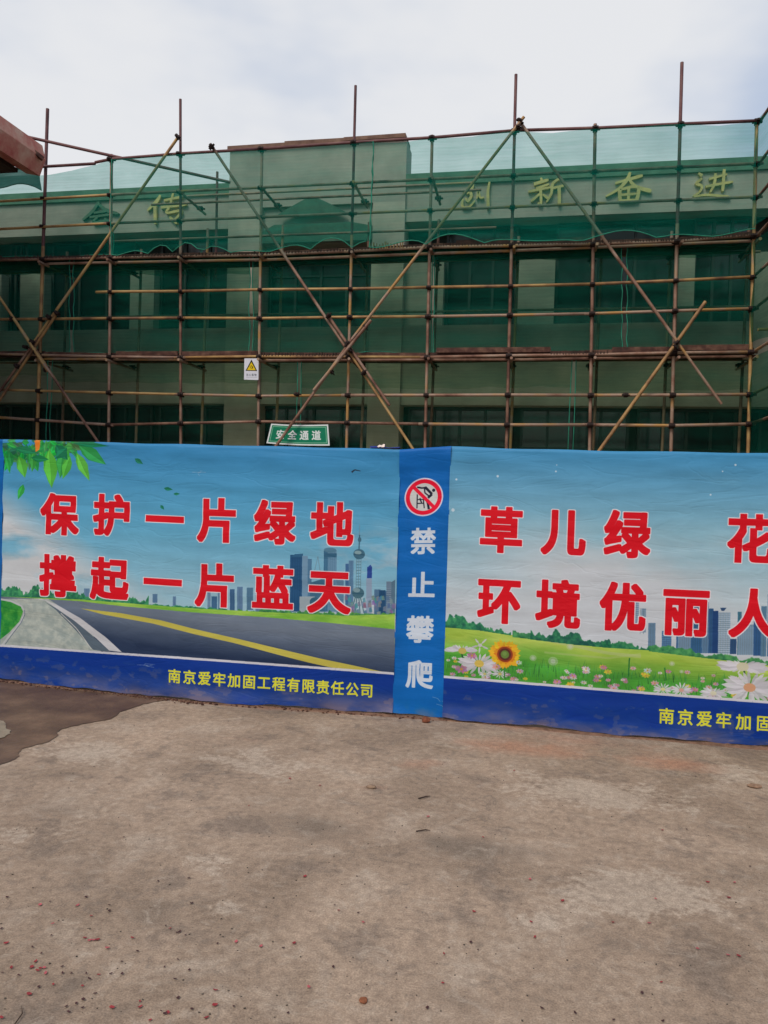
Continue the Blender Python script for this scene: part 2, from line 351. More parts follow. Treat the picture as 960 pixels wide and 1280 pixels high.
# signage: hand-written strokes, 0..100 units, y up
GL = {
 'chuang': [[(6, 70, 3), (28, 66, 9), (34, 50, 8), (24, 34, 7), (16, 44, 5)], [(8, 42, 5), (6, 22, 8), (12, 12, 6), (30, 14, 5), (46, 34, 4)], [(52, 40, 3), (56, 66, 7), (62, 44, 6), (74, 44, 3)], [(40, 92, 3), (36, 76, 7), (20, 58, 5)], [(90, 96, 5), (86, 60, 8), (88, 12, 9), (84, 6, 5)]],
 'xin': [[(38, 100, 4), (42, 84, 8)], [(20, 78, 8), (58, 92, 7)], [(26, 62, 6), (60, 76, 5)], [(6, 52, 5), (64, 64, 6)], [(38, 60, 7), (40, 6, 6), (32, 10, 4)], [(36, 42, 5), (14, 16, 6)], [(44, 40, 4), (58, 24, 7)], [(92, 96, 4), (70, 78, 7), (66, 40, 6), (54, 10, 3)], [(70, 60, 6), (100, 68, 6)], [(86, 62, 8), (88, 8, 8), (86, 0, 3)]],
 'fen': [[(20, 68, 4), (80, 88, 8)], [(52, 100, 5), (46, 78, 8), (28, 50, 6), (0, 28, 3)], [(50, 78, 5), (66, 54, 7), (100, 38, 9)], [(30, 46, 8), (32, 8, 7)], [(34, 48, 5), (70, 52, 7), (68, 8, 8)], [(50, 48, 6), (50, 12, 6)], [(32, 30, 5), (68, 32, 5)], [(32, 12, 5), (68, 12, 6)]],
 'jin': [[(14, 88, 4), (24, 78, 9)], [(24, 70, 5), (10, 54, 8), (24, 44, 6), (18, 24, 5), (2, 12, 3)], [(4, 10, 4), (40, 14, 6), (98, 4, 6)], [(42, 66, 5), (88, 80, 6)], [(34, 42, 6), (104, 54, 6)], [(58, 84, 5), (56, 50, 7), (46, 22, 5)], [(80, 96, 6), (78, 24, 8)]],
 'hui': [[(48, 100, 5), (30, 60, 8), (0, 24, 5)], [(46, 92, 5), (70, 62, 9), (106, 44, 6)], [(34, 52, 5), (72, 58, 6)], [(22, 34, 5), (82, 42, 6)], [(46, 34, 5), (32, 10, 6), (74, 16, 6)], [(66, 26, 5), (84, 4, 7)]],
 'chuan': [[(34, 96, 4), (24, 76, 9), (0, 48, 4)], [(20, 68, 8), (22, 4, 7)], [(44, 78, 5), (92, 88, 6)], [(36, 56, 6), (104, 62, 6)], [(68, 100, 5), (60, 60, 6), (52, 38, 5), (90, 42, 6), (74, 14, 5)], [(60, 24, 5), (80, 2, 7)]],
}
def letter(key, x0, x1, y0, y1, label, mk='gold'):
    q = MB(); a = at(x0, y1, Yf-.05); b = at(x1, y0, Yf-.05)
    sx, sz = (b.x-a.x)/100, (b.z-a.z)/100
    for si, st in enumerate(GL[key]):
        P = [Vector((a.x+x*sx, 0, a.z+y*sz)) for x, y, w in st]; Wd = [w*.50*sx+.002 for x, y, w in st]
        L, R, n = [], [], len(P); pts, ww = [], []
        for i in range(n-1):
            p0, p1, p2, p3 = P[max(i-1, 0)], P[i], P[i+1], P[min(i+2, n-1)]
            for k in range(5):
                t = k/5; pts.append(.5*((2*p1)+(p2-p0)*t+(2*p0-5*p1+4*p2-p3)*t*t+(-p0+3*p1-3*p2+p3)*t**3)); ww.append(Wd[i]+(Wd[i+1]-Wd[i])*t)
        pts.append(P[-1]); ww.append(Wd[-1]*.6)
        for i, p in enumerate(pts):
            d = (pts[min(i+1, len(pts)-1)]-pts[max(i-1, 0)]).normalized(); nrm = Vector((-d.z, 0, d.x))
            L.append(p+nrm*ww[i]); R.append(p-nrm*ww[i])
        y0_, y1_ = Yf-.062-.0015*si, Yf+.0
        k = len(L); v = [(c.x, y, c.z) for y in (y0_, y1_) for c in L]+[(c.x, y, c.z) for y in (y0_, y1_) for c in R]
        f = []
        for i in range(k-1):
            f += [(i, i+1, 2*k+i+1, 2*k+i), (k+i, k+i+1, i+1, i), (2*k+i, 2*k+i+1, 3*k+i+1, 3*k+i)]
        f += [(0, 2*k, 3*k, k), (k-1, 2*k-1, 4*k-1, 3*k-1)]
        q.add(v, f)
    o = link('letter', q.mesh(), M[mk], bld); o['label'] = label
letter('hui', 103, 146, 251, 282, 'dark green shadow mark of a missing character with a roof-like top, at the left end', 'coping')  # shadow mark of a missing letter, put in as dark green strokes
letter('chuan', 184, 232, 241, 282, 'faded two-part character left of the block')
letter('chuang', 575, 616, 226, 264, 'gold character nearest to the block')
letter('xin', 657, 706, 221, 258, 'gold character crossed by the brace')
letter('fen', 757, 815, 214, 257, 'gold character with two sweeping strokes')
letter('jin', 865, 915, 210, 250, 'gold character at the right end')
# wings on either side of the court
wl = empty('left_wing', (-10.4, 8, 0), 'rendered side wing at the left edge with a reddish brown eave over the nets', 'building')
q = MB(); q.box(-14, -10.9, 1.0, 13.9, 0, 7.0); link('wall', q.mesh(), M['wall'], wl)
def eave():
    prof = [(53, 182), (57, 200), (50, 220), (33, 217), (24, 203), (30, 176)]
    Y1 = 12.6; base = [at(x, y, Y1) for x, y in prof]; q = MB(); n = len(base)
    q.add([(p.x, Y1, p.z) for p in base]+[(p.x, 3.0, p.z) for p in base], [tuple(range(n)), tuple(range(2*n-1, n-1, -1))]+[((i+1) % n, i, i+n, (i+1) % n+n) for i in range(n)])
    link('eave', q.mesh(), M['soffit'], wl, smooth=False)
    p = base[4]; r = base[5]
    q = MB(); q.box(-12.5, p.x-.002, 3.0, Y1+.2, p.z+.02, r.z-.05); link('roof', q.mesh(), M['dark_wood'], wl)
    q = MB(); q.box(-12.5, p.x+.05, 3.0, Y1-.1, p.z-.22, p.z-.16); q.box(p.x-.35, p.x-.25, 3.0, Y1-.1, p.z-.16, p.z+.02); link('soffit_board', q.mesh(), M['dark_wood'], wl)
    a, b = at(0, 157, 11.9), at(54, 199, 12.45)
    q = MB(); q.tube([a+(a-b)*1.5, b], .045, 4); link('rafter', q.mesh(), M['bamboo'], wl)
eave()
wr = empty('right_wing', (4.9, 8, 0), 'plain rendered side wing beyond the nets at the right edge', 'building')
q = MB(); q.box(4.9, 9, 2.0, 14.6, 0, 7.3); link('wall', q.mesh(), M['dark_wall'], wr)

# ------------------------------------------------------------------ scaffold
Yo, Yi = 13.30, 14.12
scf = empty('scaffold', (-3, Yo, 0), 'rusty tube scaffold standing in front of the rendered building', 'scaffold')
cyl = MB(); cyl.tube([(0, 0, 0), (0, 0, 1)], 1.0, 10); CYL = cyl.mesh('tube')
cyls = {}
def cylmesh(mk):
    if mk not in cyls:
        c = CYL.copy(); c.materials.append(M[mk]); c.polygons.foreach_set('use_smooth', [len(p.vertices) == 4 for p in c.polygons]); cyls[mk] = c
    return cyls[mk]
def pole(a, b, r=.026, mk='pole', name='ledger', label=None, parent=None):
    a, b = Vector(a), Vector(b); d = b-a
    R = d.to_track_quat('Z', 'Y').to_matrix().to_4x4()
    mw = Matrix.Translation(a) @ R @ Matrix.Diagonal((r, r, d.length, 1))
    o = link(name, cylmesh(mk), None, parent or scf, mw)
    if label: o['label'] = label
    return o
cq = MB(); cq.tube([(0, 0, -.045), (0, 0, .045)], .041, 8); cq.tube([(-.05, -.062, 0), (.05, -.062, 0)], .040, 8)
cq.box(-.075, -.035, -.06, .0, -.022, .022); cq.box(.03, .085, -.03, .02, -.012, .012); cq.box(-.02, .02, -.135, -.095, -.015, .015)
CPL = cq.mesh('coupler'); CPL.materials.append(M['clamp'])
def coupler(p, rot=0, s=1.0, flip=False):
    mw = Matrix.Translation(p) @ Matrix.Rotation(rot, 4, 'Y') @ Matrix.Rotation(math.pi if flip else 0, 4, 'Z') @ Matrix.Diagonal((s, s, s, 1))
    return link('coupler', CPL, None, scf, mw)
# outer uprights: x at deck level, x low, top y in the photograph, thickness
UP = [(59.5, 136, 47, 527, .036, 'pole_tan'), (139.5, 193, 136, 531, .030, 'pole'), (225.5, 124, 226, 529, .029, 'pole'), (327.5, 184, 323, 527, .029, 'pole'),
      (444.5, 107, 434, 528, .029, 'pole'), (540.3, 169, 532, 530, .030, 'pole'), (645, 93, 633.8, 531, .031, 'pole'), (744, 155, 737.6, 531, .031, 'pole'),
      (852.5, 78, 839.6, 532, .032, 'pole'), (946, 150, 936, 530, .031, 'pole_tan')]
ups = []
for i, (xt, yt, xl, yl, r, mk) in enumerate(UP):
    t, l_ = at(xt, yt, Yo), at(xl, yl, Yo); d = (t-l_)/(t.z-l_.z)
    zs = 5.9 if yt < 150 else t.z
    base = l_+d*(-l_.z)
    mid = l_+d*(zs-l_.z)
    if yt < 150:   # joined from two lengths: maroon top length
        r *= .9; pole(base, l_+d*(6.05-l_.z), r, mk, 'upright'); pole(l_+d*(6.05-l_.z), t, r-.002, 'pole_red', 'upright')
    else: pole(base, t, r*.9, mk, 'upright')
    ups.append((l_, d))
UPX = lambda i, z: ups[i][0]+ups[i][1]*(z-ups[i][0].z)
# inner uprights
for i in range(10):
    p = UPX(i, 0); x = p.x+.06*math.sin(i*2.1); pole((x, Yi, 0), (x+.05, Yi, 6.55 if i in (2, 3, 4, 5) else 6.2), .026, 'pole', 'upright')
pole((xc(268, 300, Yi), Yi+.1, 5.6), (xc(269, 212, Yi), Yi+.1, at(269, 212, Yi).z), .024, 'pole_red', 'upright')
# ledgers of the outer face, measured where they cross the uprights
ROWS = {
 'deck': [324, 322.3, 320.6, 319, 314, 309, 307, 305, 301.8, 294.5],
 'r3': [398.7, 398, 397.3, 398, 396.3, 395.6, 394, 392, 388.5, 385.7],
 'r4': [443.7, 445.8, 446.8, 445.6, 446, 446.5, 444.5, 443.4, 441, 440],
 'r5': [488.4, 490.8, 493, 495, 494, 494, 493.6, 494, 493.7, 493],
 'r6': [525, 531, 529, 527, 528.4, 530, 531, 531, 532, 530]}
XP = {k: None for k in ROWS}
def px_at(i, y):   # photo x of upright i at photo height y
    xt, yt, xl, yl = UP[i][:4]; return xl+(xt-xl)*(y-yl)/(yt-yl)
ZROW = {}
for k, ys_ in ROWS.items():
    pts = [at(px_at(i, y), y, Yo-.058) for i, y in enumerate(ys_)]
    left = pts[0]+(pts[0]-pts[1])*1.2
    if k == 'r6': left = pts[0]+(pts[0]-pts[1])*.9
    allp = [left]+pts
    ZROW[k] = [p.z for p in pts]
    i = 0; j = 0
    while i < len(allp)-1:
        e = min(i+random.choice((2, 3, 3, 4)), len(allp)-1)
        if e == len(allp)-2: e = len(allp)-1
        for s in range(i, e):
            a, b = allp[s], allp[s+1]; d = (b-a).normalized()
            q0 = a-d*(.12 if s == i and i else 0); q1 = b+d*(.1 if s == e-1 else 0)
            if s == i: cur = [q0]
            cur.append(q1)
        q = MB(); q.tube(cur, .0235+random.uniform(0, .003), 8)
        mk = 'pole_tan' if (k, j) in (('r3', 0), ('r3', 1), ('r4', 1), ('r5', 0)) else 'pole'
        link('ledger', q.mesh(), M[mk], scf, smooth=True)
        i = e; j += 1
    for i, p in enumerate(pts):
        coupler(p+Vector((0, .058, 0)), s=.92+.1*random.random())
    if k in ('deck', 'r4'):   # a second tube just under / behind, carrying the boards
        for s in range(0, 9, 3):
            a, b = pts[s]+Vector((-.15, .115, -.05)), pts[min(s+3, 9)]+Vector((.12, .115, -.045)); pole(a, b, .024, 'pole', 'ledger')
# guard rail at half height, stopping left at pixel 120
pts = [at(120, 365.2, Yo-.058)]+[at(px_at(i, y), y, Yo-.058) for i, y in zip(range(1, 10), (364.6, 364, 362, 361, 359, 357.5, 355, 350.6, 346))]
for a, b, mk in ((0, 2, 'pole_tan'), (2, 5, 'pole_tan'), (5, 7, 'pole_tan'), (7, 9, 'pole_tan')):
    q = MB(); q.tube(pts[a:b+1], .025, 8); link('ledger', q.mesh(), M[mk], scf, smooth=True)
for p in pts[1:]: coupler(p+Vector((0, .058, 0)), s=.85)
# rails of the top lift: outer
za = [at(740, 216, Yo).z, at(740, 256, Yo).z]
for z_, nm in ((za[0], 'a'), (za[1], 'b')):
    for s, e in ((0, 1), (1, 4), (4, 7), (7, 9)):
        a = UPX(s, z_)+Vector((-.1, -.055, 0)) if s else Vector((-10.9, Yo-.055, z_-.03)); b = UPX(e, z_)+Vector((.1, -.055, 0))
        pole(a, b, .024, 'pole_tan' if s == 0 else 'pole', 'ledger')
    for i in range(10): coupler(UPX(i, z_), s=.85)
# top rail
TR = [(119, 203), (139.5, 198.8), (225.6, 192), (327, 186), (442, 178), (540, 172), (645, 163), (744, 160), (850, 155), (946, 151)]
tp = [at(x, y, Yo-.055) for x, y in TR]
for s, e in ((0, 3), (3, 6), (6, 9)):
    q = MB(); q.tube([p+Vector((0, -.0, .0)) for p in tp[s:e+1]], .027, 8); link('ledger', q.mesh(), M['pole_red'], scf, smooth=True)
for i in range(1, 10): coupler(UPX(i, tp[i].z), s=.95)
# inner rails seen through the net, and short cross tubes
zi = [at(440, y, Yi).z for y in (237, 246)]+[at(440, 250, Yi).z-.03]
for z_, x0, x1 in ((zi[0], 225, 590), (zi[1], 190, 600), (za[1]-.05, 140, 620), (4.02, -10, 950), (5.80, -10, 950), (4.9, 100, 940)):
    pole((xc(x0, 300, Yi), Yi-.05, z_), (xc(x1, 300, Yi), Yi-.05, z_), .022, 'pole', 'ledger')
for i in range(10):
    for z_ in (za[0] if 2 <= i <= 5 else None, 5.74, 3.93):
        if z_ is None: continue
        p = UPX(i, z_); pole((p.x+.05, Yo-.2, z_-.03), (p.x+.03, Yi+.2, z_-.03), .024, 'pole', 'cross_tube')
        c = coupler(Vector((p.x+.03, Yi, z_)), s=.9)
# deck boards: bamboo battens on edge
dm = MB(); dm.box(0, 1, 0, .235, 0, .045, jit=0)
for k in range(5): dm.box(.0, 1, .008+.046*k, .044+.046*k, .045, .052)
DECK = dm.mesh('deck_board'); DECK.materials.append(M['bamboo'])
for k in ('deck', 'r4'):
    for i in range(-1, 9):
        a = UPX(i, 5) if i >= 0 else UPX(0, 5)+Vector((-1.45, 0, 0)); b = UPX(i+1, 5)
        za0 = ZROW[k][max(i, 0)]; zb0 = ZROW[k][i+1]
        for r in range(3):
            x0 = a.x-.06+random.uniform(-.03, .03); x1 = b.x+.06
            ang = math.atan2(zb0-za0, b.x-a.x)
            mw = Matrix.Translation((x0, Yo+.02+r*.26, max(za0, za0)+.030+.01*random.random())) @ Matrix.Rotation(-ang, 4, 'Y') @ Matrix.Diagonal((x1-x0, 1, 1, 1))
            link('deck_board', DECK, None, scf, mw)
# frayed batten ends and strips along the edge of the decks
def fray(k, x0, x1, step, hmin, hmax, m='bamboo', yy=-.075):
    q = MB(); row = ROWS[k]; x = x0
    while x < x1:
        y = np.interp(x, [px_at(i, row[i]) for i in range(10)], row)
        p = at(x, y-1.5, Yo+yy); w = .012+random.random()*.012; h = random.uniform(hmin, hmax)
        q.box(p.x, p.x+w, Yo+yy-.01, Yo+yy+.03, p.z-.01, p.z+h, jit=.004); x += step*random.uniform(.8, 1.3)
    o = link('batten_ends', q.mesh(), M[m], scf); o['kind'] = 'stuff'
fray('deck', 0, 942, 3.6, .015, .05, 'dark_wood'); fray('r4', 326, 425, 3.6, .02, .055, 'dark_wood'); fray('r4', 688, 760, 3.6, .02, .06, 'dark_wood'); fray('deck', 462, 503, 3.4, .07, .11, 'pole_tan', -.08)
for a, b, y in ((545, 688, 437.5), (765, 845, 436.5), (848, 936, 434), (145, 222, 441.5), (228, 322, 442), (700, 740, 300), (570, 636, 303)):
    p, r_ = at(a, y, Yo-.03), at(b, y-(.5 if a > 500 else 0), Yo-.03)
    q = MB(); q.box(p.x, r_.x, Yo-.035, Yo-.01, p.z-.05, p.z+.035, jit=.008); link('toe_board', q.mesh(), M['bamboo'], scf)
# diagonal braces: chains of doubled tubes in front of the uprights (photo points, depth step, finish)
BR = [((223, 171), (38, 434), 0, .026, 'pole_tan'), ((71, 392), (-30, 545), 1, .026, 'pole_tan'), ((48, 421), (-35, 538), 0, .024, 'pole'),
      ((-30, 328), (39, 430), 2, .024, 'pole_tan'), ((17, 398), (60, 464), 3, .025, 'pole_tan'), ((43, 435), (94, 513), 2, .026, 'pole_tan'), ((55, 455), (123, 553), 3, .024, 'pole'),
      ((263, 180), (431, 433), 0, .025, 'pole'), ((409, 393), (487, 507), 1, .026, 'pole'), ((432, 433), (516, 561), 0, .024, 'pole_tan'),
      ((655, 146), (440, 424), 2, .025, 'pole'), ((464, 400), (392, 488), 3, .027, 'pole'), ((440, 424), (346, 556), 2, .025, 'pole'),
      ((649, 151), (848, 429), 0, .026, 'pole'), ((844, 424), (902, 505), 1, .022, 'pole'),
      ((882, 377), (750, 562), 2, .029, 'pole_tan')]
for a, b, k, r, mk in BR:
    Yb = Yo-.115-.035*k-(.02 if k > 1 else 0)
    pa, pb = at(*a, Yb), at(*b, Yb); d = (pb-pa).normalized()
    if b[1] > 540: pb = pb+d*((pb.z-.02)/-d.z) if d.z < -.1 else pb
    pole(pa, pb, r, mk, 'diagonal_brace')
for x, y, rot in ((223, 172, .9), (62, 397, .9), (22, 458, .9), (17, 399, -.9), (41, 428, .9), (46, 440, -.9), (59, 462, -.9), (265, 184, -.9), (411, 395, -.9), (434, 432, -.9), (438, 438, .9), (457, 409, .9), (415, 465, .9),
                  (455, 466, -.9), (650, 152, .5), (845, 429, -.8), (843, 434, .8), (648, 160, 0), (72, 392, .9), (372, 493, 0), (782, 494, 0), (33, 434, .2), (436, 429, 0)):
    coupler(at(x, y, Yo-.16), rot, .78)
# slanting and odd tubes top left, tube end at the right edge
pole(at(-20, 159, 12.6), at(288, 228, 13.9), .027, 'pole_red', 'diagonal_brace', 'long maroon tube slanting down from the left eave')
pole(at(8, 211, Yo-.06), at(119, 204.5, Yo-.06), .026, 'pole_red', 'ledger')
pole(at(947, 412, Yo-.3), at(990, 410.5, Yo-.3), .024, 'pole_tan', 'cross_tube')
# return of the scaffold towards the camera at the right
for Y_ in (12.0, 10.7, 9.4): pole((3.42, Y_, 0), (3.42, Y_, 7.9), .028, 'pole', 'upright')
for z_ in [tp[-1].z, za[0], za[1]]+[ZROW[k][9] for k in ('deck', 'r3', 'r4', 'r5', 'r6')]+[5.2]:
    x9 = UPX(9, z_).x; pole((x9+.045, Yo+.2, z_+.02), (3.40, 9.0, z_+.05), .024, 'pole', 'ledger')
for z_ in (ZROW['deck'][9], ZROW['r4'][9]):
    q = MB(); q.box(3.45, 4.2, 9.2, 13.2, z_+.05, z_+.1); link('deck_board', q.mesh(), M['bamboo'], scf)

# ------------------------------------------------------------------ debris nets
def net(label, mk, tops, bots, Y, seed, left=None, right=None, amp=.03, hem=True, side=None, group='debris nets on the scaffold', scal=None):
    """tops/bots: photo points along the upper and lower edge; side: list of (X,Y) for a return"""
    rnd = random.Random(seed); ph = [rnd.uniform(0, 6.28) for _ in range(8)]
    T = [at(x, y, Y) for x, y in tops]; B = [at(x, y, Y) for x, y in bots]
    x0, x1 = min(T[0].x, B[0].x), max(T[-1].x, B[-1].x)
    nx_ = max(10, int((x1-x0)/.06)); nz_ = 36; v = []; tx = [p.x for p in T]; tz = [p.z for p in T]; bx = [p.x for p in B]; bz = [p.z for p in B]
    for j in range(nz_+1):
        for i in range(nx_+1):
            s, t = i/nx_, j/nz_
            xl = T[0].x*(1-t)+B[0].x*t; xr = T[-1].x*(1-t)+B[-1].x*t
            if left: xl += -.004+.022*abs(math.sin(t*math.pi*left+seed))
            if right: xr -= -.004+.022*abs(math.sin(t*math.pi*right+seed))
            x = xl+(xr-xl)*s
            zt = np.interp(x, tx, tz); zb = np.interp(x, bx, bz)
            if scal:
                fr = ((x-x0)/scal[0]+.25*math.sin(x*1.3+seed)) % 1.0
                zb += scal[1]*(math.sin(fr*math.pi))**.8*(.6+.4*math.sin(x*2.3+seed*1.7))
            z = zt+(zb-zt)*t
            y = Y+amp*(math.sin(x*2.2+ph[0])*.5+math.sin(x*5.1+z*.8+ph[1])*.3+math.sin(z*6+x*1.1+ph[2])*.35+math.sin(z*17+x*2.1+ph[3])*.12)
            v.append((x, y, z))
    f = [(j*(nx_+1)+i, (j+1)*(nx_+1)+i, (j+1)*(nx_+1)+i+1, j*(nx_+1)+i+1) for j in range(nz_) for i in range(nx_)]
    q = MB(); q.add(v, f); c = Vector(v[(nz_)*(nx_+1)+nx_//2])
    e = empty('safety_net', c, label, 'safety net', group)
    link('mesh_sheet', q.mesh(), M[mk], e, smooth=True)
    kf = 3+seed % 4; q = MB(); q.add([(p[0], p[1]+.012+.01*math.sin(p[0]*9), p[2]-.03*abs(math.sin(p[0]*3.7+seed))*(k_ >= kf*(nx_+1))) for k_, p in enumerate(v[:(kf+1)*(nx_+1)])], f[:kf*nx_])
    if mk == 'net_low' or mk == 'net_thin2': link('folded_edge', q.mesh(), M[mk], e, smooth=True)
    if hem:
        q = MB(); row = [Vector(v[nz_*(nx_+1)+i])+Vector((0, -.006, 0)) for i in range(0, nx_+1, 2)]; q.tube(row, .008, 5)
        for col in ([0] if left else [])+([nx_] if right else []):
            q.tube([Vector(v[j*(nx_+1)+col])+Vector((0, -.006, 0)) for j in range(0, nz_+1, 2)], .009, 5)
        link('hem', q.mesh(), M['hem'], e)
    return e
Yt = Yo-.31; Yl = Yo+.11
dk = lambda x: float(np.interp(x, [px_at(i, ROWS['deck'][i]) for i in range(10)], ROWS['deck']))
r4 = lambda x: float(np.interp(x, [px_at(i, ROWS['r4'][i]) for i in range(10)], ROWS['r4']))
net('thin green net sagging under the brown eave at the far left', 'net_top', [(-60, 222), (0, 221), (48, 219), (60, 218), (90, 213), (119, 205), (139, 198)],
    [(-60, 321)]+[(x, dk(x)-2) for x in (0, 40, 80, 120, 141)], Yo+.12, 1, right=2, amp=.05, scal=(1.4, .05))
net('pale green net strip with the leftmost gold characters seen through it', 'net_top', [(139, 199), (180, 197), (225.6, 193), (270, 190), (327, 187), (384, 185), (442, 180), (468, 177)],
    [(x, dk(x)-3) for x in (137, 226, 327, 400, 463)], Yt, 2, left=1, right=4, amp=.035, scal=(.62, .19))
net('wide pale green net in front of the sky and the four right characters', 'net_top', [(466, 177), (500, 178), (540, 173), (590, 171), (645, 163), (690, 166), (744, 161), (800, 160), (850, 155), (900, 157), (946, 152)],
    [(x, dk(x)-3) for x in (461, 540, 645, 744, 850, 944)], Yt+.006, 3, left=4, amp=.035, scal=(1.1, .16))
net('bunched dark green net hanging right under the brown eave', 'net_bunch', [(-60, 200), (0, 205), (25, 212), (53, 217)], [(-60, 236), (0, 235), (12, 233), (30, 231), (53, 240)], 12.75, 31, amp=.09, scal=(.5, .04))
LOWP = [('dark green net of the middle lift at the left edge', -60, 88, 0, 3), ('dark green net of the middle lift left of the entrance bay', 91, 313, 3, 2),
        ('dark green net of the middle lift in front of the entrance bay', 316, 541, 1, 1), ('dark green net of the middle lift right of the entrance bay', 542, 778, 1, 4), ('dark green net of the middle lift at the right corner', 783, 941, 4, 0)]
for k, (lb, a, b, l_, r_) in enumerate(LOWP):
    n_ = 8; tt = [(a+(b-a)*i/n_, dk(a+(b-a)*i/n_)+1.5) for i in range(n_+1)]; bb = [(a+(b-a)*i/n_, r4(a+(b-a)*i/n_)-2) for i in range(n_+1)]
    net(lb, 'net_low', tt, bb, Yl+.004*k, 10+k, left=l_, right=r_, amp=.04, scal=(1.0, .07))
LOW2 = [('dark green net of the lowest lift at the left edge', -60, 63, 0, 1), ('dark green net of the lowest lift beside the warning sign', 66, 374, 1, 1),
        ('dark green net of the lowest lift behind the crossed braces', 377, 715, 1, 1), ('dark green net of the lowest lift at the right corner', 719, 939, 1, 0)]
for k, (lb, a, b, l_, r_) in enumerate(LOW2):
    n_ = 8; tt = [(a+(b-a)*i/n_, r4(a+(b-a)*i/n_)+3) for i in range(n_+1)]; bb = [(a+(b-a)*i/n_-8, 700) for i in range(n_+1)]
    net(lb, 'net_thin2', tt, bb, Yl+.03+.004*k, 20+k, left=l_, right=r_, amp=.04)
# rolled net hanging as a light strip
for x0, y0, x1, y1 in ((378, 450, 374, 545), (718, 447, 717, 560)):
    pass
# the net of the right-hand return
def side_net(label, mk, zt, zb, seed):
    q = MB(); v = []; ny_, nz_ = 50, 24
    for j in range(nz_+1):
        for i in range(ny_+1):
            Y_ = 13.27-i*.085; z = zt+(zb-zt)*j/nz_; xx = np.interp(Y_, [9, 13.3], [3.40, UPX(9, z).x+.02])
            v.append((xx+.03*math.sin(Y_*4+seed)+.02*math.sin(z*5+Y_), Y_, z+(.05*abs(math.sin(Y_*2.5)) if j == nz_ else 0)))
    q.add(v, [(j*(ny_+1)+i, j*(ny_+1)+i+1, (j+1)*(ny_+1)+i+1, (j+1)*(ny_+1)+i) for j in range(nz_) for i in range(ny_)])
    e = empty('safety_net', (3.5, 11.5, zb), label, 'safety net', 'debris nets on the scaffold'); link('mesh_sheet', q.mesh(), M[mk], e, smooth=True)
side_net('upper green net of the scaffold return at the right edge', 'net_top', tp[-1].z+.05, 5.9, 1)
side_net('middle dark green net of the scaffold return at the right edge', 'net_low', 5.7, 4.1, 2)
side_net('lowest dark green net of the scaffold return at the right edge', 'net_low', 3.9, .3, 3)

# ------------------------------------------------------------------ printing: a small painter for flat print
_glyph = {}
def glyph(ch):
    if ch not in _glyph:
        c = bpy.data.curves.new('t', 'FONT'); c.body = ch; c.size = 1; o = bpy.data.objects.new('t', c); COL.objects.link(o)
        dg = bpy.context.evaluated_depsgraph_get(); ev = o.evaluated_get(dg); me = ev.to_mesh(); me.calc_loop_triangles()
        v = np.array([(p.co.x, p.co.y) for p in me.vertices]); t = np.array([tuple(q.vertices) for q in me.loop_triangles])
        ev.to_mesh_clear(); bpy.data.objects.remove(o); bpy.data.curves.remove(c)
        _glyph[ch] = (v-np.array([.5, .38]))[t]
    return _glyph[ch]
def vnoise(h, w, cell, seed, octs=5, ax=1.0):
    r = np.random.default_rng(seed); o = np.zeros((h, w), np.float32); a = 1.; tot = 0
    for k in range(octs):
        c = max(cell/2**k, 1.5); gh, gw = int(h/c)+3, int(w/(c*ax))+3; g = r.random((gh, gw)).astype(np.float32)
        yy = np.arange(h)/c; xx = np.arange(w)/(c*ax); yi = yy.astype(int); xi = xx.astype(int)
        fy = (yy-yi)[:, None]; fx = (xx-xi)[None]; fy = fy*fy*(3-2*fy); fx = fx*fx*(3-2*fx)
        A = g[yi][:, xi]; B = g[yi][:, xi+1]; C = g[yi+1][:, xi]; D = g[yi+1][:, xi+1]
        o += a*((A*(1-fx)+B*fx)*(1-fy)+(C*(1-fx)+D*fx)*fy); tot += a; a *= .55
    return o/tot
def tri_mask(T, h, w):
    m_ = np.zeros((h, w), bool)
    for a, b, c in T:
        x0, x1 = int(max(0, min(a[0], b[0], c[0]))), int(min(w-1, max(a[0], b[0], c[0])+1)); y0, y1 = int(max(0, min(a[1], b[1], c[1]))), int(min(h-1, max(a[1], b[1], c[1])+1))
        if x1 < x0 or y1 < y0: continue
        X, Y = np.meshgrid(np.arange(x0, x1+1)+.5, np.arange(y0, y1+1)+.5)
        e = lambda p, q: (q[0]-p[0])*(Y-p[1])-(q[1]-p[1])*(X-p[0])
        d1, d2, d3 = e(a, b), e(b, c), e(c, a)
        m_[y0:y1+1, x0:x1+1] |= ((d1 >= 0) & (d2 >= 0) & (d3 >= 0)) | ((d1 <= 0) & (d2 <= 0) & (d3 <= 0))
    return m_
def dilate(m_, r):
    o = m_.copy(); R_ = int(math.ceil(r)); h, w = m_.shape
    for dy in range(-R_, R_+1):
        for dx in range(-R_, R_+1):
            if (dx == 0 and dy == 0) or abs(dx)**5+abs(dy)**5 > r**5: continue
            o[max(0, dy):h+min(0, dy), max(0, dx):w+min(0, dx)] |= m_[max(0, -dy):h+min(0, -dy), max(0, -dx):w+min(0, -dx)]
    return o
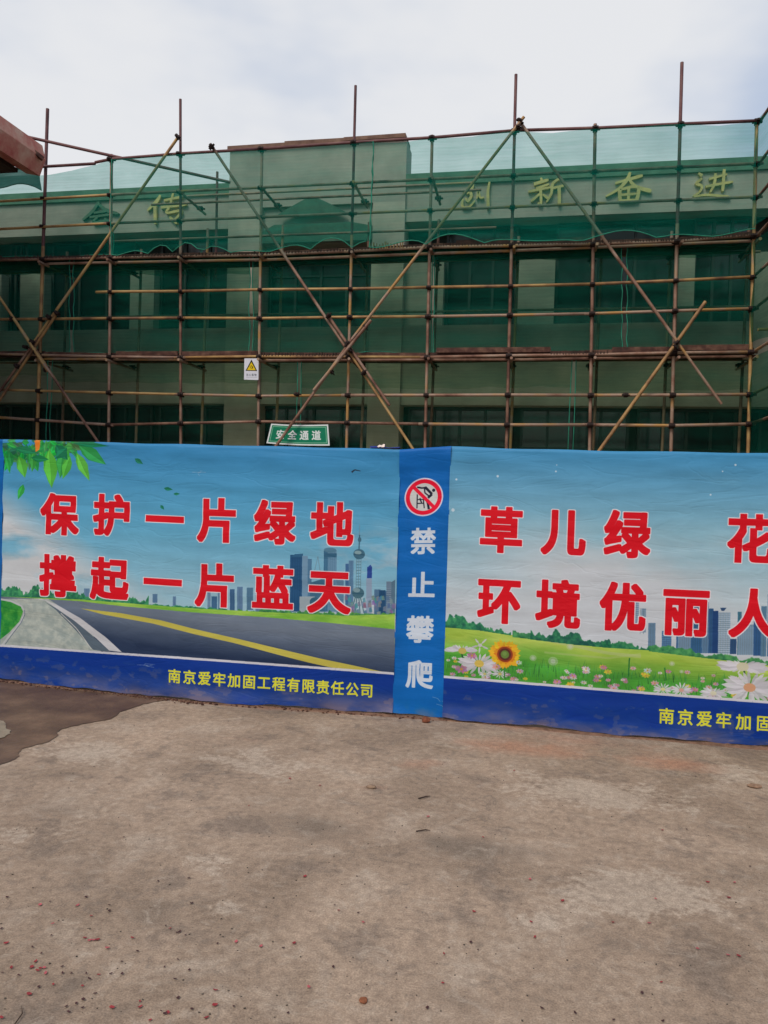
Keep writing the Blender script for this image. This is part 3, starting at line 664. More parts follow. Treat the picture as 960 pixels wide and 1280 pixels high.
class Canvas:
    """row 0 at the top; mapping photo pixel -> canvas given by fn"""
    def __init__(s, w, h, fn=None, col=(0, 0, 0)):
        s.w, s.h, s.fn = w, h, fn or (lambda x, y: (x, y)); s.a = np.zeros((h, w, 3), np.float32); s.a[:] = np.array(col)/255
    def blend(s, x0, y0, mk, col, al=1.):
        h, w = mk.shape; X0, Y0, X1, Y1 = max(0, x0), max(0, y0), min(s.w, x0+w), min(s.h, y0+h)
        if X1 <= X0 or Y1 <= Y0: return
        k = (mk[Y0-y0:Y1-y0, X0-x0:X1-x0].astype(np.float32)*al)[..., None]; c = np.array(col, np.float32)/255
        s.a[Y0:Y1, X0:X1] = s.a[Y0:Y1, X0:X1]*(1-k)+c*k
    def poly(s, pts, col, al=1., raw=False, soft=0):
        P = np.array([p if raw else s.fn(*p) for p in pts], float); x0, y0 = np.floor(P.min(0)).astype(int)-1; x1, y1 = np.ceil(P.max(0)).astype(int)+1
        x0, y0, x1, y1 = max(x0, -2), max(y0, -2), min(x1, s.w+2), min(y1, s.h+2)
        if x1 <= x0 or y1 <= y0: return
        acc = 0
        for sy in (.25, .75):
            for sx in (.25, .75):
                X, Y = np.meshgrid(np.arange(x0, x1)+sx, np.arange(y0, y1)+sy); ins = np.zeros(X.shape, bool); n = len(P)
                for i in range(n):
                    (xa_, ya_), (xb2, yb2) = P[i], P[(i+1) % n]
                    if ya_ == yb2: continue
                    ins ^= ((ya_ > Y) != (yb2 > Y)) & (X < (xb2-xa_)*(Y-ya_)/(yb2-ya_)+xa_)
                acc = acc+ins
        mk = acc/4.
        if callable(col):   # colour as a function of canvas x,y
            X, Y = np.meshgrid(np.arange(x0, x1), np.arange(y0, y1)); C = np.clip(np.array(col(X, Y)), 0, 255)/255
            X0, Y0, X1, Y1 = max(0, x0), max(0, y0), min(s.w, x1), min(s.h, y1); sl_ = (slice(Y0-y0, Y1-y0), slice(X0-x0, X1-x0)); k = (mk[sl_]*al)[..., None]
            s.a[Y0:Y1, X0:X1] = s.a[Y0:Y1, X0:X1]*(1-k)+C[sl_]*k
        else: s.blend(x0, y0, mk, col, al)
    def line(s, pts, w, col, al=1., raw=False, w2=None):
        P = [np.array(p if raw else s.fn(*p), float) for p in pts]; n = len(P); w2 = w if w2 is None else w2
        for i in range(n-1):
            d = P[i+1]-P[i]; L = np.hypot(*d) or 1; nn = np.array([-d[1], d[0]])/L; a = w+(w2-w)*i/(n-1); b = w+(w2-w)*(i+1)/(n-1)
            s.poly([P[i]+nn*a/2, P[i+1]+nn*b/2, P[i+1]-nn*b/2, P[i]-nn*a/2], col, al, True)
    def disc(s, c, rx, ry, col, al=1., raw=False, n=28, rot=0):
        c = np.array(c if raw else s.fn(*c), float); t = np.arange(n)*2*np.pi/n; ca, sa = math.cos(rot), math.sin(rot)
        s.poly([(c[0]+rx*math.cos(q)*ca-ry*math.sin(q)*sa, c[1]+rx*math.cos(q)*sa+ry*math.sin(q)*ca) for q in t], col, al, True)
    def petal(s, c, ang, r0, r1, w, col, al=1., fl=1.):
        d = np.array([math.cos(ang), math.sin(ang)*fl]); n_ = np.array([-d[1], d[0]]); c = np.array(c, float)
        s.poly([c+d*r0, c+d*(r0+(r1-r0)*.45)+n_*w/2, c+d*(r0+(r1-r0)*.8)+n_*w*.4, c+d*r1, c+d*(r0+(r1-r0)*.8)-n_*w*.4, c+d*(r0+(r1-r0)*.45)-n_*w/2], col, al, True)
    def char(s, ch, cx, cy, wpx, hpx, col, bold=.022, outline=None, ocol=None, raw=False, shear=0):
        """wpx,hpx: ink size in photo pixels (ink is about .93 em)"""
        if raw: c = (cx, cy); ew, eh = wpx/.93, hpx/.93
        else:
            c = s.fn(cx, cy); ax_, bx_ = s.fn(cx-wpx/2, cy), s.fn(cx+wpx/2, cy); ay_, by_ = s.fn(cx, cy-hpx/2), s.fn(cx, cy+hpx/2)
            ew = (bx_[0]-ax_[0])/.93; eh = (by_[1]-ay_[1])/.93
        SS = 2; h, w = int(eh*1.3*SS)+8, int(ew*1.3*SS)+8
        T = glyph(ch)*np.array([ew*SS*(1-bold*1.2), -eh*SS*(1-bold*1.2)])+np.array([w/2, h/2]); mk = tri_mask(T, h, w)
        if bold: mk = dilate(mk, bold*ew*SS)
        def down(q): 
            q = q[:h//2*2, :w//2*2].astype(np.float32); return (q[::2, ::2]+q[1::2, ::2]+q[::2, 1::2]+q[1::2, 1::2])/4
        ox, oy = int(round(c[0]-w/4)), int(round(c[1]-h/4))
        if outline: s.blend(ox, oy, down(dilate(mk, outline*ew*SS)), ocol)
        s.blend(ox, oy, down(mk), col)
    def image(s, name, K):
        """K: how bright a white print looks in the photograph; turns seen colours into ink colours"""
        a = np.clip(s.a, 0, 1)**.78; g_ = a.mean(2, keepdims=True); a = np.clip(g_+(a-g_)*1.16, 0, 1); L = np.where(a > .04045, ((a+.055)/1.055)**2.4, a/12.92)/K; L = np.clip(L, 0.002, .82)
        g = np.where(L > .0031308, 1.055*L**(1/2.4)-.055, L*12.92)
        im = bpy.data.images.new(name, s.w, s.h); im.colorspace_settings.name = 'sRGB'
        px = np.ones((s.h, s.w, 4), np.float32); px[..., :3] = g[::-1]; im.pixels.foreach_set(px.ravel()); im.update(); im.pack(); return im

def print_mat(name, im, rough=.5, wrinkle=.10, spec=.18):
    m = bpy.data.materials.new(name); m.use_nodes = True; t = m.node_tree; n = t.nodes; l = t.links; b = n['Principled BSDF']
    b.inputs['Roughness'].default_value = rough; b.inputs['Specular IOR Level'].default_value = spec
    ti = n.new('ShaderNodeTexImage'); ti.image = im; ti.extension = 'EXTEND'; uv = n.new('ShaderNodeUVMap'); uv.uv_map = 'UVMap'; l.new(uv.outputs[0], ti.inputs[0])
    geo = n.new('ShaderNodeNewGeometry')
    n1 = n.new('ShaderNodeTexNoise'); n1.inputs['Scale'].default_value = 3; n1.inputs['Detail'].default_value = 7; n1.inputs['Roughness'].default_value = .65; l.new(geo.outputs['Position'], n1.inputs['Vector'])
    mr = n.new('ShaderNodeMapRange'); mr.inputs['From Min'].default_value = .35; mr.inputs['From Max'].default_value = .7; mr.inputs['To Min'].default_value = .93; mr.inputs['To Max'].default_value = 1.04; l.new(n1.outputs['Fac'], mr.inputs['Value'])
    mx = n.new('ShaderNodeMix'); mx.data_type = 'RGBA'; mx.blend_type = 'MULTIPLY'; mx.inputs[0].default_value = 1
    l.new(ti.outputs[0], mx.inputs[6]); l.new(mr.outputs[0], mx.inputs[7]); l.new(mx.outputs[2], b.inputs['Base Color'])
    mp = n.new('ShaderNodeMapping'); mp.inputs['Scale'].default_value = (1.2, 1, 9); l.new(geo.outputs['Position'], mp.inputs[0])
    n2 = n.new('ShaderNodeTexNoise'); n2.inputs['Scale'].default_value = 1.7; n2.inputs['Detail'].default_value = 4; n2.inputs['Distortion'].default_value = .6; l.new(mp.outputs[0], n2.inputs['Vector'])
    bp = n.new('ShaderNodeBump'); bp.inputs['Strength'].default_value = wrinkle; bp.inputs['Distance'].default_value = .03; l.new(n2.outputs['Fac'], bp.inputs['Height'])
    m3 = n.new('ShaderNodeMapping'); m3.inputs['Scale'].default_value = (.8, 1, 3.2); m3.inputs['Rotation'].default_value = (0, .12, 0); l.new(geo.outputs['Position'], m3.inputs[0])
    n3 = n.new('ShaderNodeTexNoise'); n3.inputs['Scale'].default_value = 1.6; n3.inputs['Detail'].default_value = 3; n3.inputs['Distortion'].default_value = 1.2; l.new(m3.outputs[0], n3.inputs['Vector'])
    s1 = n.new('ShaderNodeMath'); s1.operation = 'SUBTRACT'; s1.inputs[1].default_value = .5; l.new(n3.outputs['Fac'], s1.inputs[0])
    s2 = n.new('ShaderNodeMath'); s2.operation = 'ABSOLUTE'; l.new(s1.outputs[0], s2.inputs[0])
    s3 = n.new('ShaderNodeMapRange'); s3.inputs['From Min'].default_value = 0; s3.inputs['From Max'].default_value = .05; s3.interpolation_type = 'SMOOTHSTEP'; l.new(s2.outputs[0], s3.inputs['Value'])
    b2 = n.new('ShaderNodeBump'); b2.inputs['Strength'].default_value = wrinkle*1.6; b2.inputs['Distance'].default_value = .006; l.new(s3.outputs[0], b2.inputs['Height']); l.new(bp.outputs[0], b2.inputs['Normal']); l.new(b2.outputs[0], b.inputs['Normal'])
    return m

# ---- hoarding line: foot and head of the banners as surveyed
FOOT = [(-60, 841), (0, 849), (120, 862.5), (240, 875), (360, 883.5), (490, 892), (554, 897), (740, 915), (960, 933), (1060, 943)]
HEAD = [(-60, 547), (5, 549.5), (135, 553.5), (260, 556.5), (375, 559), (440, 560.5), (495, 562.5), (530, 560), (561, 558.5), (620, 560.5), (740, 563.7), (960, 567), (1060, 569)]
FX, FY_ = zip(*FOOT); HX, HY = zip(*HEAD)
def ext(x, xs_, ys_):
    if x > xs_[-1]: return ys_[-1]+(x-xs_[-1])*(ys_[-1]-ys_[-2])/(xs_[-1]-xs_[-2])
    if x < xs_[0]: return ys_[0]+(x-xs_[0])*(ys_[1]-ys_[0])/(xs_[1]-xs_[0])
    return float(np.interp(x, xs_, ys_))
LEAN = .0225
def foot(xb): return at(xb, ext(xb, FX, FY_), Z=.012)
def head(xb):
    p = foot(xb); xt = xb+LEAN*330; q = at(xt, ext(xt, HX, HY), Y=p.y); return Vector((p.x, p.y, q.z))
RES = 420; HB = 1.95
def photo_to_canvas(X0):
    tx_ = np.arange(-120, 1500, 4.); tX = [foot(x).x for x in tx_]
    def fn(x, y):
        yb = ext(x, FX, FY_); xb = x-LEAN*(yb-y); yb = ext(xb, FX, FY_); yt = ext(x, HX, HY)
        return ((float(np.interp(xb, tx_, tX))-X0)*RES, (1-(yb-y)/(yb-yt))*HB*RES)
    return fn
def px_of_X(X):  # foot pixel for a world X
    lo, hi = -400., 3000.
    for _ in range(50):
        mid_ = (lo+hi)/2
        if foot(mid_).x < X: lo = mid_
        else: hi = mid_
    return lo
XA, XB1, XB2 = foot(0).x, foot(490.5).x, foot(554).x
XEND = XB2+3.38
KP = .88
def sky_fill(c, top, mid_, low, hz, seed):
    Y, X = np.mgrid[0:c.h, 0:c.w]; t = np.clip(Y/hz, 0, 1)[..., None]; top, mid_, low = (np.array(q)/255. for q in (top, mid_, low))
    c.a[:] = np.where(t < .5, top+(mid_-top)*t*2, mid_+(low-mid_)*(t*2-1))
def clouds(c, seed, fn_w, col, thr=.5, gain=5, cell=150, ax=2.2):
    nz = vnoise(c.h, c.w, cell, seed, 6, ax); Y, X = np.mgrid[0:c.h, 0:c.w]
    k = np.clip((nz-thr)*gain, 0, 1)*np.clip(fn_w(X/RES, Y/RES/HB), 0, 1); k = k[..., None]; c.a[:] = c.a*(1-k)+np.array(col)/255*k
def tree_line(c, pts, h, seed, cols=((14, 58, 44), (24, 84, 54), (40, 104, 60)), n=160, size=5):
    P = [c.fn(*p) for p in pts]; xs_ = [p[0] for p in P]; ys_ = [p[1] for p in P]; h *= 1.75
    X = np.arange(c.w); g = vnoise(4, c.w, 46, seed, 6, 1.)[1]*.75+vnoise(4, c.w, 12, seed+3, 4, 1.)[1]*.35
    env = h*np.clip(.15+(g-.3)*2.1, .12, 1.5); yb = np.interp(X, xs_, ys_); ok = (X >= xs_[0]) & (X <= xs_[-1])
    tex = vnoise(c.h, c.w, 9, seed+5, 3, 1.)*.6+vnoise(c.h, c.w, 26, seed+6, 3, 1.)*.4; Y = np.mgrid[0:c.h, 0:c.w][0]
    edge = (tex-.5)*h*.5; top = (yb-env)[None]+edge; k = (np.clip((Y-top)/2., 0, 1)*(Y <= yb[None]+1)*ok[None])[..., None]
    t = np.clip((tex-.3)*2.2+(1-(Y-top)/np.maximum(env[None], 4))*.35, 0, 1)[..., None]; A, B, C_ = (np.array(q)/255. for q in cols)
    col = np.where(t < .5, A+(B-A)*t*2, B+(C_*1.12-B)*(t*2-1)); c.a[:] = c.a*(1-k*.96)+col*k*.96
def tower(c, x0, x1, y0, y1, col, side=None, stripes=None, hor=None, al=1.):
    col = (col[0]*.78, col[1]*.84, col[2]*.92)
    c.poly([(x0, y0), (x1, y0), (x1, y1), (x0, y1)], col, al)
    if side: c.poly([(x0, y0+1), (x0+(x1-x0)*.3, y0), (x0+(x1-x0)*.3, y1), (x0, y1)], side, al)
    if stripes:
        n = max(2, int((x1-x0)/2.6))
        for k in range(1, n): xx = x0+(x1-x0)*k/n; c.line([(xx, y0+1), (xx, y1)], 1.6, stripes, .75)
    if hor:
        k = y0+2
        while k < y1: c.line([(x0, k), (x1, k)], 1.4, hor, .7); k += 2.6
def footer(c, seed, x_lo, x_hi):
    """white rule and blue foot band with dust"""
    B0 = [(x, ext(x, (0, 120, 240, 490, 554, 740, 960), (806.5, 815, 823, 841.5, 845.5, 860.5, 877.5))) for x in np.linspace(x_lo, x_hi, 20)]
    c.poly(B0+[(x_hi, 1100), (x_lo, 1100)], (4, 32, 98)); c.line([(x, y) for x, y in B0], 7.5, (178, 176, 184))
    yb_ = c.h; nz = vnoise(c.h, c.w, 60, seed, 6, 2.5); n2 = vnoise(c.h, c.w, 18, seed+1, 4, 1.5); Y = np.mgrid[0:c.h, 0:c.w][0]/c.h
    k = np.clip((Y-.895)/.105, 0, 1)**1.3*np.clip((nz-.3)*2.4, 0, 1)*.95; k += np.clip((Y-.87)*30, 0, 1)*np.clip((n2-.6)*3, 0, .25)
    k = np.clip(k, 0, .85)[..., None]; c.a[:] = c.a*(1-k)+np.array((92, 80, 92))/255*k
YELLOW = (186, 184, 48)
def slogan(c, items, size):
    for ch, x, y, w, h in items: c.char(ch, x, y, w, h, (166, 9, 20), .038, .020, (196, 194, 200))
COMPANY = '南京爱牢加固工程有限责任公司'

# ---- left panel
fnL = photo_to_canvas(XA); cL = Canvas(int((XB1-XA)*RES), int(HB*RES), fnL)
hzL = fnL(240, 760)[1]
sky_fill(cL, (38, 100, 146), (72, 134, 166), (126, 160, 174), hzL, 1)
clouds(cL, 5, lambda x, y: np.clip((y-.17-x*.28)*6, 0, 1)*np.clip(1.7-x*.75, 0, 1), (172, 176, 180), .27, 4.5, 120, 2.6)
clouds(cL, 8, lambda x, y: np.clip((x-2.3)*1.2, 0, 1)*np.clip((y-.25)*4, 0, 1)*.8, (172, 170, 174), .47, 6, 70)
clouds(cL, 9, lambda x, y: np.clip((y-.5)*4, 0, 1)*.8, (166, 172, 178), .4, 4, 90, 4)
# skyline
for a in [(105, 112, 735, 749, (96, 120, 140)), (190, 196, 742, 753, (80, 108, 130)), (215, 219, 745, 757, (90, 116, 136)), (258, 262, 732, 760, (110, 130, 146)),
          (263, 270, 745, 761, (52, 84, 110)), (271, 277, 740, 761, (92, 118, 136)), (286, 292, 736, 763, (48, 78, 106)), (295, 302, 733, 763, (86, 112, 134)), (307, 315, 734, 762, (72, 104, 122)),
          (318, 326, 743, 765, (92, 116, 132)), (434, 440, 700, 765, (84, 116, 138)), (478, 484, 738, 768, (56, 88, 116)), (466, 474, 736, 768, (70, 100, 122))]:
    tower(cL, *a[:4], a[4], stripes=(50, 76, 100))
tower(cL, 361, 376, 693, 764, (26, 62, 92), stripes=(16, 44, 72)); cL.poly([(361, 696), (367, 692), (377, 691.5), (377, 696)], (30, 66, 96))
tower(cL, 376, 383, 694, 764, (108, 136, 152)); tower(cL, 383, 388, 698, 764, (70, 104, 126))
cL.line([(391, 716), (395.5, 695)], 2, (84, 112, 130)); cL.line([(399, 716), (395.5, 695)], 2, (84, 112, 130))
cL.poly([(386, 728), (404, 722), (404, 764), (386, 764)], (40, 74, 98))
tower(cL, 403, 419, 687, 764, (96, 128, 146), side=(40, 78, 106), stripes=(60, 96, 120)); cL.disc((411, 687), 32*.62, 8, (62, 98, 120)); cL.poly([(403, 691), (419, 691), (419, 696), (403, 696)], (36, 70, 96))
tower(cL, 419, 428, 718, 766, (86, 116, 134), hor=(60, 90, 110)); cL.poly([(373, 745), (392, 745), (392, 766), (373, 766)], (120, 134, 142)); cL.disc((392, 752), 16, 15, (34, 66, 86))
tower(cL, 430, 434, 704, 764, (56, 88, 120))
# the tall broadcast tower with its spheres
TW = (44, 76, 94)
cL.line([(447.5, 655), (447, 675)], 1.5, (80, 106, 122)); cL.line([(447.3, 668), (446.8, 690)], 4, TW); cL.disc((447.3, 674), 5.5, 8, TW)
for dx in (-2.6, 0, 2.6): cL.line([(446.8+dx, 692), (446+dx*1.1, 742)], 2.2, (86, 116, 130))
for k in range(12): cL.line([(443.6, 698+k*3.6), (449, 698+k*3.6)], 1.3, (40, 70, 88))
cL.disc((447, 692), 18, 16, TW); cL.disc((445.5, 690), 11, 6, (104, 132, 140)); cL.line([(440, 692.5), (454, 693)], 2, (24, 52, 70))
cL.disc((445.8, 740.5), 19, 17, (44, 74, 88)); cL.disc((444, 737), 11, 7, (96, 122, 130)); cL.line([(438.5, 741), (453, 741.5)], 2, (24, 52, 70))
for dx in (-9, -3.5, 3.5, 9): cL.line([(445.6+dx*.3, 744), (445.5+dx*.9, 766)], 3, (52, 82, 92))
tower(cL, 457, 463, 708, 722, (30, 52, 112)); tower(cL, 456, 463, 722, 767, (140, 152, 162)); cL.poly([(457, 709), (461, 705), (463, 708)], (30, 52, 112))
tower(cL, 472, 480, 737, 768, (26, 58, 86), stripes=(18, 44, 66)); tower(cL, 481, 487, 726, 768, (112, 126, 136), hor=(36, 56, 76)); cL.poly([(487, 727), (492, 724), (492, 768), (487, 768)], (60, 84, 102))
r = random.Random(3)
for _ in range(60):
    x = r.uniform(425, 490); y = r.uniform(744, 766); cL.poly([(x, y), (x+3, y-1), (x+4, y+5), (x, y+5)], (r.uniform(40, 110), r.uniform(70, 120), r.uniform(90, 130)), .8)
tree_line(cL, [(0, 746), (50, 748), (110, 750), (185, 757)], 22, 1, n=300, size=8)
tree_line(cL, [(183, 757), (240, 762), (300, 765)], 7, 2, n=60, size=4); tree_line(cL, [(296, 766), (330, 767), (400, 770), (440, 771)], 14, 3, n=200, size=6, cols=((20, 66, 40), (34, 92, 46), (60, 112, 50)))
tree_line(cL, [(438, 771), (470, 770), (492, 768)], 9, 4, n=70, size=5, cols=((20, 60, 40), (44, 100, 50), (60, 112, 50)))
gn = vnoise(cL.h, cL.w, 40, 21, 6, 3)
def gcol(cn, A, B, sc=1.): return lambda X, Y: (np.array(A)[None, None]+(np.array(B)-np.array(A))[None, None]*np.clip((cn[np.clip(Y, 0, cn.shape[0]-1), np.clip(X, 0, cn.shape[1]-1)]-.3)*2.5, 0, 1)[..., None])
cL.poly([(0, 745), (105, 749), (240, 760), (340, 765), (430, 769), (492, 767), (492, 900), (0, 900)], gcol(gn, (80, 134, 40), (130, 168, 66)))
cL.poly([(0, 745), (50, 748), (100, 751), (150, 757), (240, 765), (330, 771), (400, 777), (492, 786), (492, 900), (0, 900)],
        lambda X, Y: (np.array((82, 92, 106))[None, None]+(np.array((22, 32, 52))-np.array((82, 92, 106)))[None, None]*np.clip((Y-fnL(100, 751)[1]-X*.045)/105., 0, 1)[..., None]+(gn[np.clip(Y, 0, cL.h-1), np.clip(X, 0, cL.w-1)]-.5)[..., None]*16))
cL.poly([(0, 748), (60, 748), (110, 782), (126, 815), (0, 812)], gcol(vnoise(cL.h, cL.w, 14, 22, 4, 1.2), (124, 134, 130), (150, 156, 148)))
cL.poly([(56, 752), (70, 762), (92, 785), (116, 812), (138, 815), (110, 790), (85, 768)], (62, 74, 84))
cL.poly([(40, 748), (56, 750), (92, 775), (120, 798), (136, 813), (152, 815), (130, 795), (100, 772), (70, 755), (52, 748)], (168, 168, 172))
cL.line([(76, 766), (95, 785), (114, 811)], 3, (168, 168, 164)); cL.poly([(0, 748), (14, 752), (26, 757), (29, 764), (24, 777), (12, 790), (0, 800)], gcol(vnoise(cL.h, cL.w, 20, 23, 5, 1), (20, 92, 34), (58, 130, 46)))
cL.line([(0, 748), (14, 751), (27, 757), (31, 764), (27, 776), (15, 791), (3, 806)], 6, (160, 162, 164)); cL.line([(31, 762), (31, 768), (26, 779), (17, 791), (7, 805)], 2, (52, 62, 84))
cL.poly([(100, 760), (150, 766), (200, 775), (300, 799), (400, 823), (490, 842), (430, 838), (385, 828), (290, 803), (190, 779), (130, 768)], (156, 146, 62))
footer(cL, 31, -20, 500)
# leaves hanging into the picture
def leaf(c, x, y, ang, L, w, col):
    d = np.array([math.cos(ang), math.sin(ang)]); n_ = np.array([-d[1], d[0]]); p = np.array([x, y], float)
    P = [p, p+d*L*.25+n_*w*.42, p+d*L*.5+n_*w*.5, p+d*L*.78+n_*w*.25, p+d*L, p+d*L*.78-n_*w*.25, p+d*L*.5-n_*w*.5, p+d*L*.25-n_*w*.42]
    c.poly(P, col); c.poly([p, p+d*L*.5+n_*w*.46, p+d*L], tuple(v*1.28+8 for v in col), .7); c.line([p, p+d*L], .9, tuple(v*.6 for v in col), .7)
r = random.Random(12)
for _ in range(150):
    x = r.uniform(4, 92); y = r.uniform(550, 577-x*.18); leaf(cL, x, y, r.uniform(-.2, 3.2), r.uniform(8, 20), r.uniform(4, 8), (r.uniform(8, 44), r.uniform(60, 120), r.uniform(34, 50)))
for x, y, a, L, w, col in ((8, 566, 1.35, 26, 8, (24, 112, 44)), (14, 563, 1.5, 20, 8, (20, 96, 44)), (25, 570, 1.3, 28, 14, (52, 126, 40)), (38, 563, 1.2, 28, 14, (22, 104, 44)), (44, 564, 1.7, 26, 9, (34, 108, 40)), (62, 562, 1.5, 48, 18, (56, 132, 40)),
                         (80, 560, 1.7, 38, 14, (30, 108, 44)), (88, 570, 1.9, 30, 12, (50, 128, 40)), (96, 566, 1.15, 38, 13, (62, 136, 44)), (98, 556, .62, 42, 16, (26, 106, 48)), (70, 556, .9, 24, 14, (8, 70, 44)), (84, 560, 2.4, 20, 12, (8, 74, 46)),
                         (30, 605, 1.9, 20, 8, (30, 116, 44)), (92, 554, .08, 44, 7, (8, 78, 48)), (20, 560, .2, 30, 9, (10, 76, 44)), (40, 572, .1, 22, 9, (12, 84, 46))):
    leaf(cL, x, y, a, L, w, col)
cL.poly([(44, 551), (51, 550), (50, 562), (46, 565)], (206, 96, 24), .85)  # orange reflection of a pole, painted into the print
for x, y, a, L, w in ((168, 573, .6, 12, 6), (204, 610, .15, 11, 4.5), (216, 617, 0, 8, 3.5), (200, 631, .9, 7, 4)): leaf(cL, x, y, a, L, w, (14, 78, 56))
cL.line([(437, 590), (441, 587), (448, 588.5)], 5, (22, 26, 38), 1, w2=2)
for x0, y0 in ((172, 832), (240, 590)):
    for _ in range(4): cL.line([(x0+r.uniform(-2, 10), y0+r.uniform(-3, 3)), (x0+r.uniform(8, 24), y0+r.uniform(-2, 6))], 1.2, (150, 160, 176), .55)
slogan(cL, [('保', 74.5, 642.5, 45, 51), ('护', 139.5, 643.5, 46, 51), ('一', 205, 649, 47, 50), ('片', 271, 650, 50, 55), ('绿', 341.6, 652.5, 50, 55), ('地', 413, 655, 52, 55),
            ('撑', 72.5, 719.5, 45, 52), ('起', 136.5, 723, 46, 52), ('一', 202.5, 727.5, 47, 50), ('片', 268, 731, 50, 54), ('蓝', 339.6, 734, 51, 55), ('天', 410, 738, 53, 56)], 1)
for k, ch in enumerate(COMPANY):
    t = k/13; cL.char(ch, 217.5+(457-217.5)*(t+.02*t*(1-t)), 845+18.0*t, 16.2, 17.5, YELLOW, .025)
imL = cL.image('print_left', KP)

# ---- right panel
fnR = photo_to_canvas(XB2); cR = Canvas(int((XEND-XB2)*RES), int(HB*RES), fnR)
sky_fill(cR, (46, 106, 148), (108, 150, 168), (166, 174, 180), fnR(700, 760)[1], 2)
clouds(cR, 15, lambda x, y: np.clip((x-.15)*1.5, 0, 1)*np.clip((y-.22)*5, 0, 1), (168, 174, 180), .30, 3, 200)
clouds(cR, 17, lambda x, y: np.clip((x-.6)*1.2, 0, 1)*np.clip((.5-y)*4, 0, .5), (112, 152, 170), .48, 2, 160)
for a in [(788, 797, 745, 785, (118, 136, 148)), (800, 806, 760, 790, (120, 136, 146)), (809, 818, 778, 812, (92, 116, 132)), (826, 838, 788, 812, (64, 96, 124)), (844, 850, 760, 815, (50, 84, 116)),
          (846, 862, 764, 815, (110, 132, 146)), (862, 876, 742, 816, (44, 80, 112)), (876, 884, 752, 816, (84, 112, 134)), (884, 890, 760, 816, (38, 70, 104)), (891, 896, 763, 816, (30, 60, 96)),
          (896, 911, 765, 817, (136, 150, 158)), (911, 919, 798, 817, (36, 62, 92)), (920, 925, 764, 818, (56, 96, 108)), (921, 940, 780, 818, (120, 140, 152)), (940, 950, 762, 819, (40, 72, 108)), (949, 956, 757, 820, (80, 110, 128)), (957, 972, 742, 820, (70, 104, 130)),
          (975, 990, 770, 822, (100, 124, 140)), (995, 1010, 780, 824, (60, 92, 118))]:
    tower(cR, *a[:4], a[4], stripes=tuple(v*.7 for v in a[4]), hor=tuple(min(255, v*1.25) for v in a[4]) if a[0] in (826, 896, 788) else None)
tower(cR, 889, 896, 763, 816, (24, 50, 88)); cR.poly([(898, 759), (906, 759), (903, 763), (900, 763)], (30, 50, 80)); cR.line([(799, 760), (799, 792)], 1.2, (70, 90, 104)); cR.line([(803, 760), (803, 792)], 1.2, (70, 90, 104))
gR = vnoise(cR.h, cR.w, 46, 41, 6, 3.5)
cR.poly([(555, 781), (600, 787), (640, 793), (680, 800), (760, 809), (820, 812), (900, 823), (1200, 856), (1200, 1000), (540, 1000)], gcol(gR, (118, 146, 50), (152, 172, 76)))
fl_ = vnoise(cR.h, cR.w, 60, 42, 6, 3.5); yv = np.mgrid[0:cR.h, 0:cR.w][0]; hz_line = np.interp(np.arange(cR.w), [fnR(x, y)[0] for x, y in ((555, 781), (680, 800), (820, 812), (960, 830), (1200, 856))], [fnR(x, y)[1] for x, y in ((555, 781), (680, 800), (820, 812), (960, 830), (1200, 856))])
k = np.clip((yv-hz_line[None]-14)/70+(fl_-.5)*1.1, 0, 1)[..., None]; low_ = np.array((50, 116, 36))/255*(.75+.5*gR[..., None]); msk = (yv > hz_line[None])[..., None]
cR.a[:] = np.where(msk, cR.a*(1-k)+low_*k, cR.a)
cR.line([(640, 790), (700, 803), (760, 816), (800, 820)], 9, (150, 158, 120), .45); cR.line([(680, 815), (760, 822), (800, 817)], 6, (150, 160, 110), .35)
tree_line(cR, [(555, 783), (600, 787), (638, 793)], 19, 5, n=200, size=7); tree_line(cR, [(640, 795), (665, 798)], 12, 6, n=60, size=5, cols=((20, 66, 44), (36, 92, 54), (50, 108, 60)))
tree_line(cR, [(662, 798), (720, 805), (770, 809)], 18, 7, n=200, size=7, cols=((10, 48, 42), (18, 70, 48), (30, 88, 54))); tree_line(cR, [(752, 808), (800, 811), (812, 812)], 19, 8, n=110, size=7, cols=((12, 56, 40), (20, 78, 50), (34, 92, 54)))
tree_line(cR, [(810, 813), (860, 819), (920, 826), (960, 831), (1100, 845)], 11, 9, n=400, size=6, cols=((22, 70, 44), (38, 96, 52), (54, 110, 58)))
r = random.Random(5)
def blade(c, x, y, h, col, lean=0): c.line([(x, y), (x+lean*.4, y-h*.6), (x+lean, y-h)], 2.2, col, .85, w2=.6)
def base_y(x): return ext(x, (0, 120, 240, 490, 554, 740, 960), (806.5, 815, 823, 841.5, 845.5, 860.5, 877.5))
for _ in range(700):
    x = r.uniform(555, 1150); y = base_y(x)-r.uniform(0, 22)**1.0; g = r.uniform(.6, 1.4); blade(cR, x, y, r.uniform(3, 14), (40*g, 96*g, 40*g), r.uniform(-3, 3))
def small_flower(c, x, y, s, col, cen=(150, 110, 50)):
    p = c.fn(x, y); a0 = r.uniform(0, 1)
    for k_ in range(7): c.petal(p, a0+k_*.9, 0, s, s*.5, tuple(min(255, v*r.uniform(.85, 1.12)) for v in col), .85, .7)
    c.disc(p, s*.22, s*.2, cen, 1, True, 8)
for _ in range(130):
    x = r.uniform(556, 1150); y = base_y(x)-r.uniform(1, 30)*(1 if r.random() < .6 else .5); col = r.choice([(160, 110, 142), (150, 96, 130), (176, 174, 176), (170, 170, 172), (172, 152, 50), (168, 128, 150)])
    small_flower(cR, x, y, r.uniform(5, 13), col)
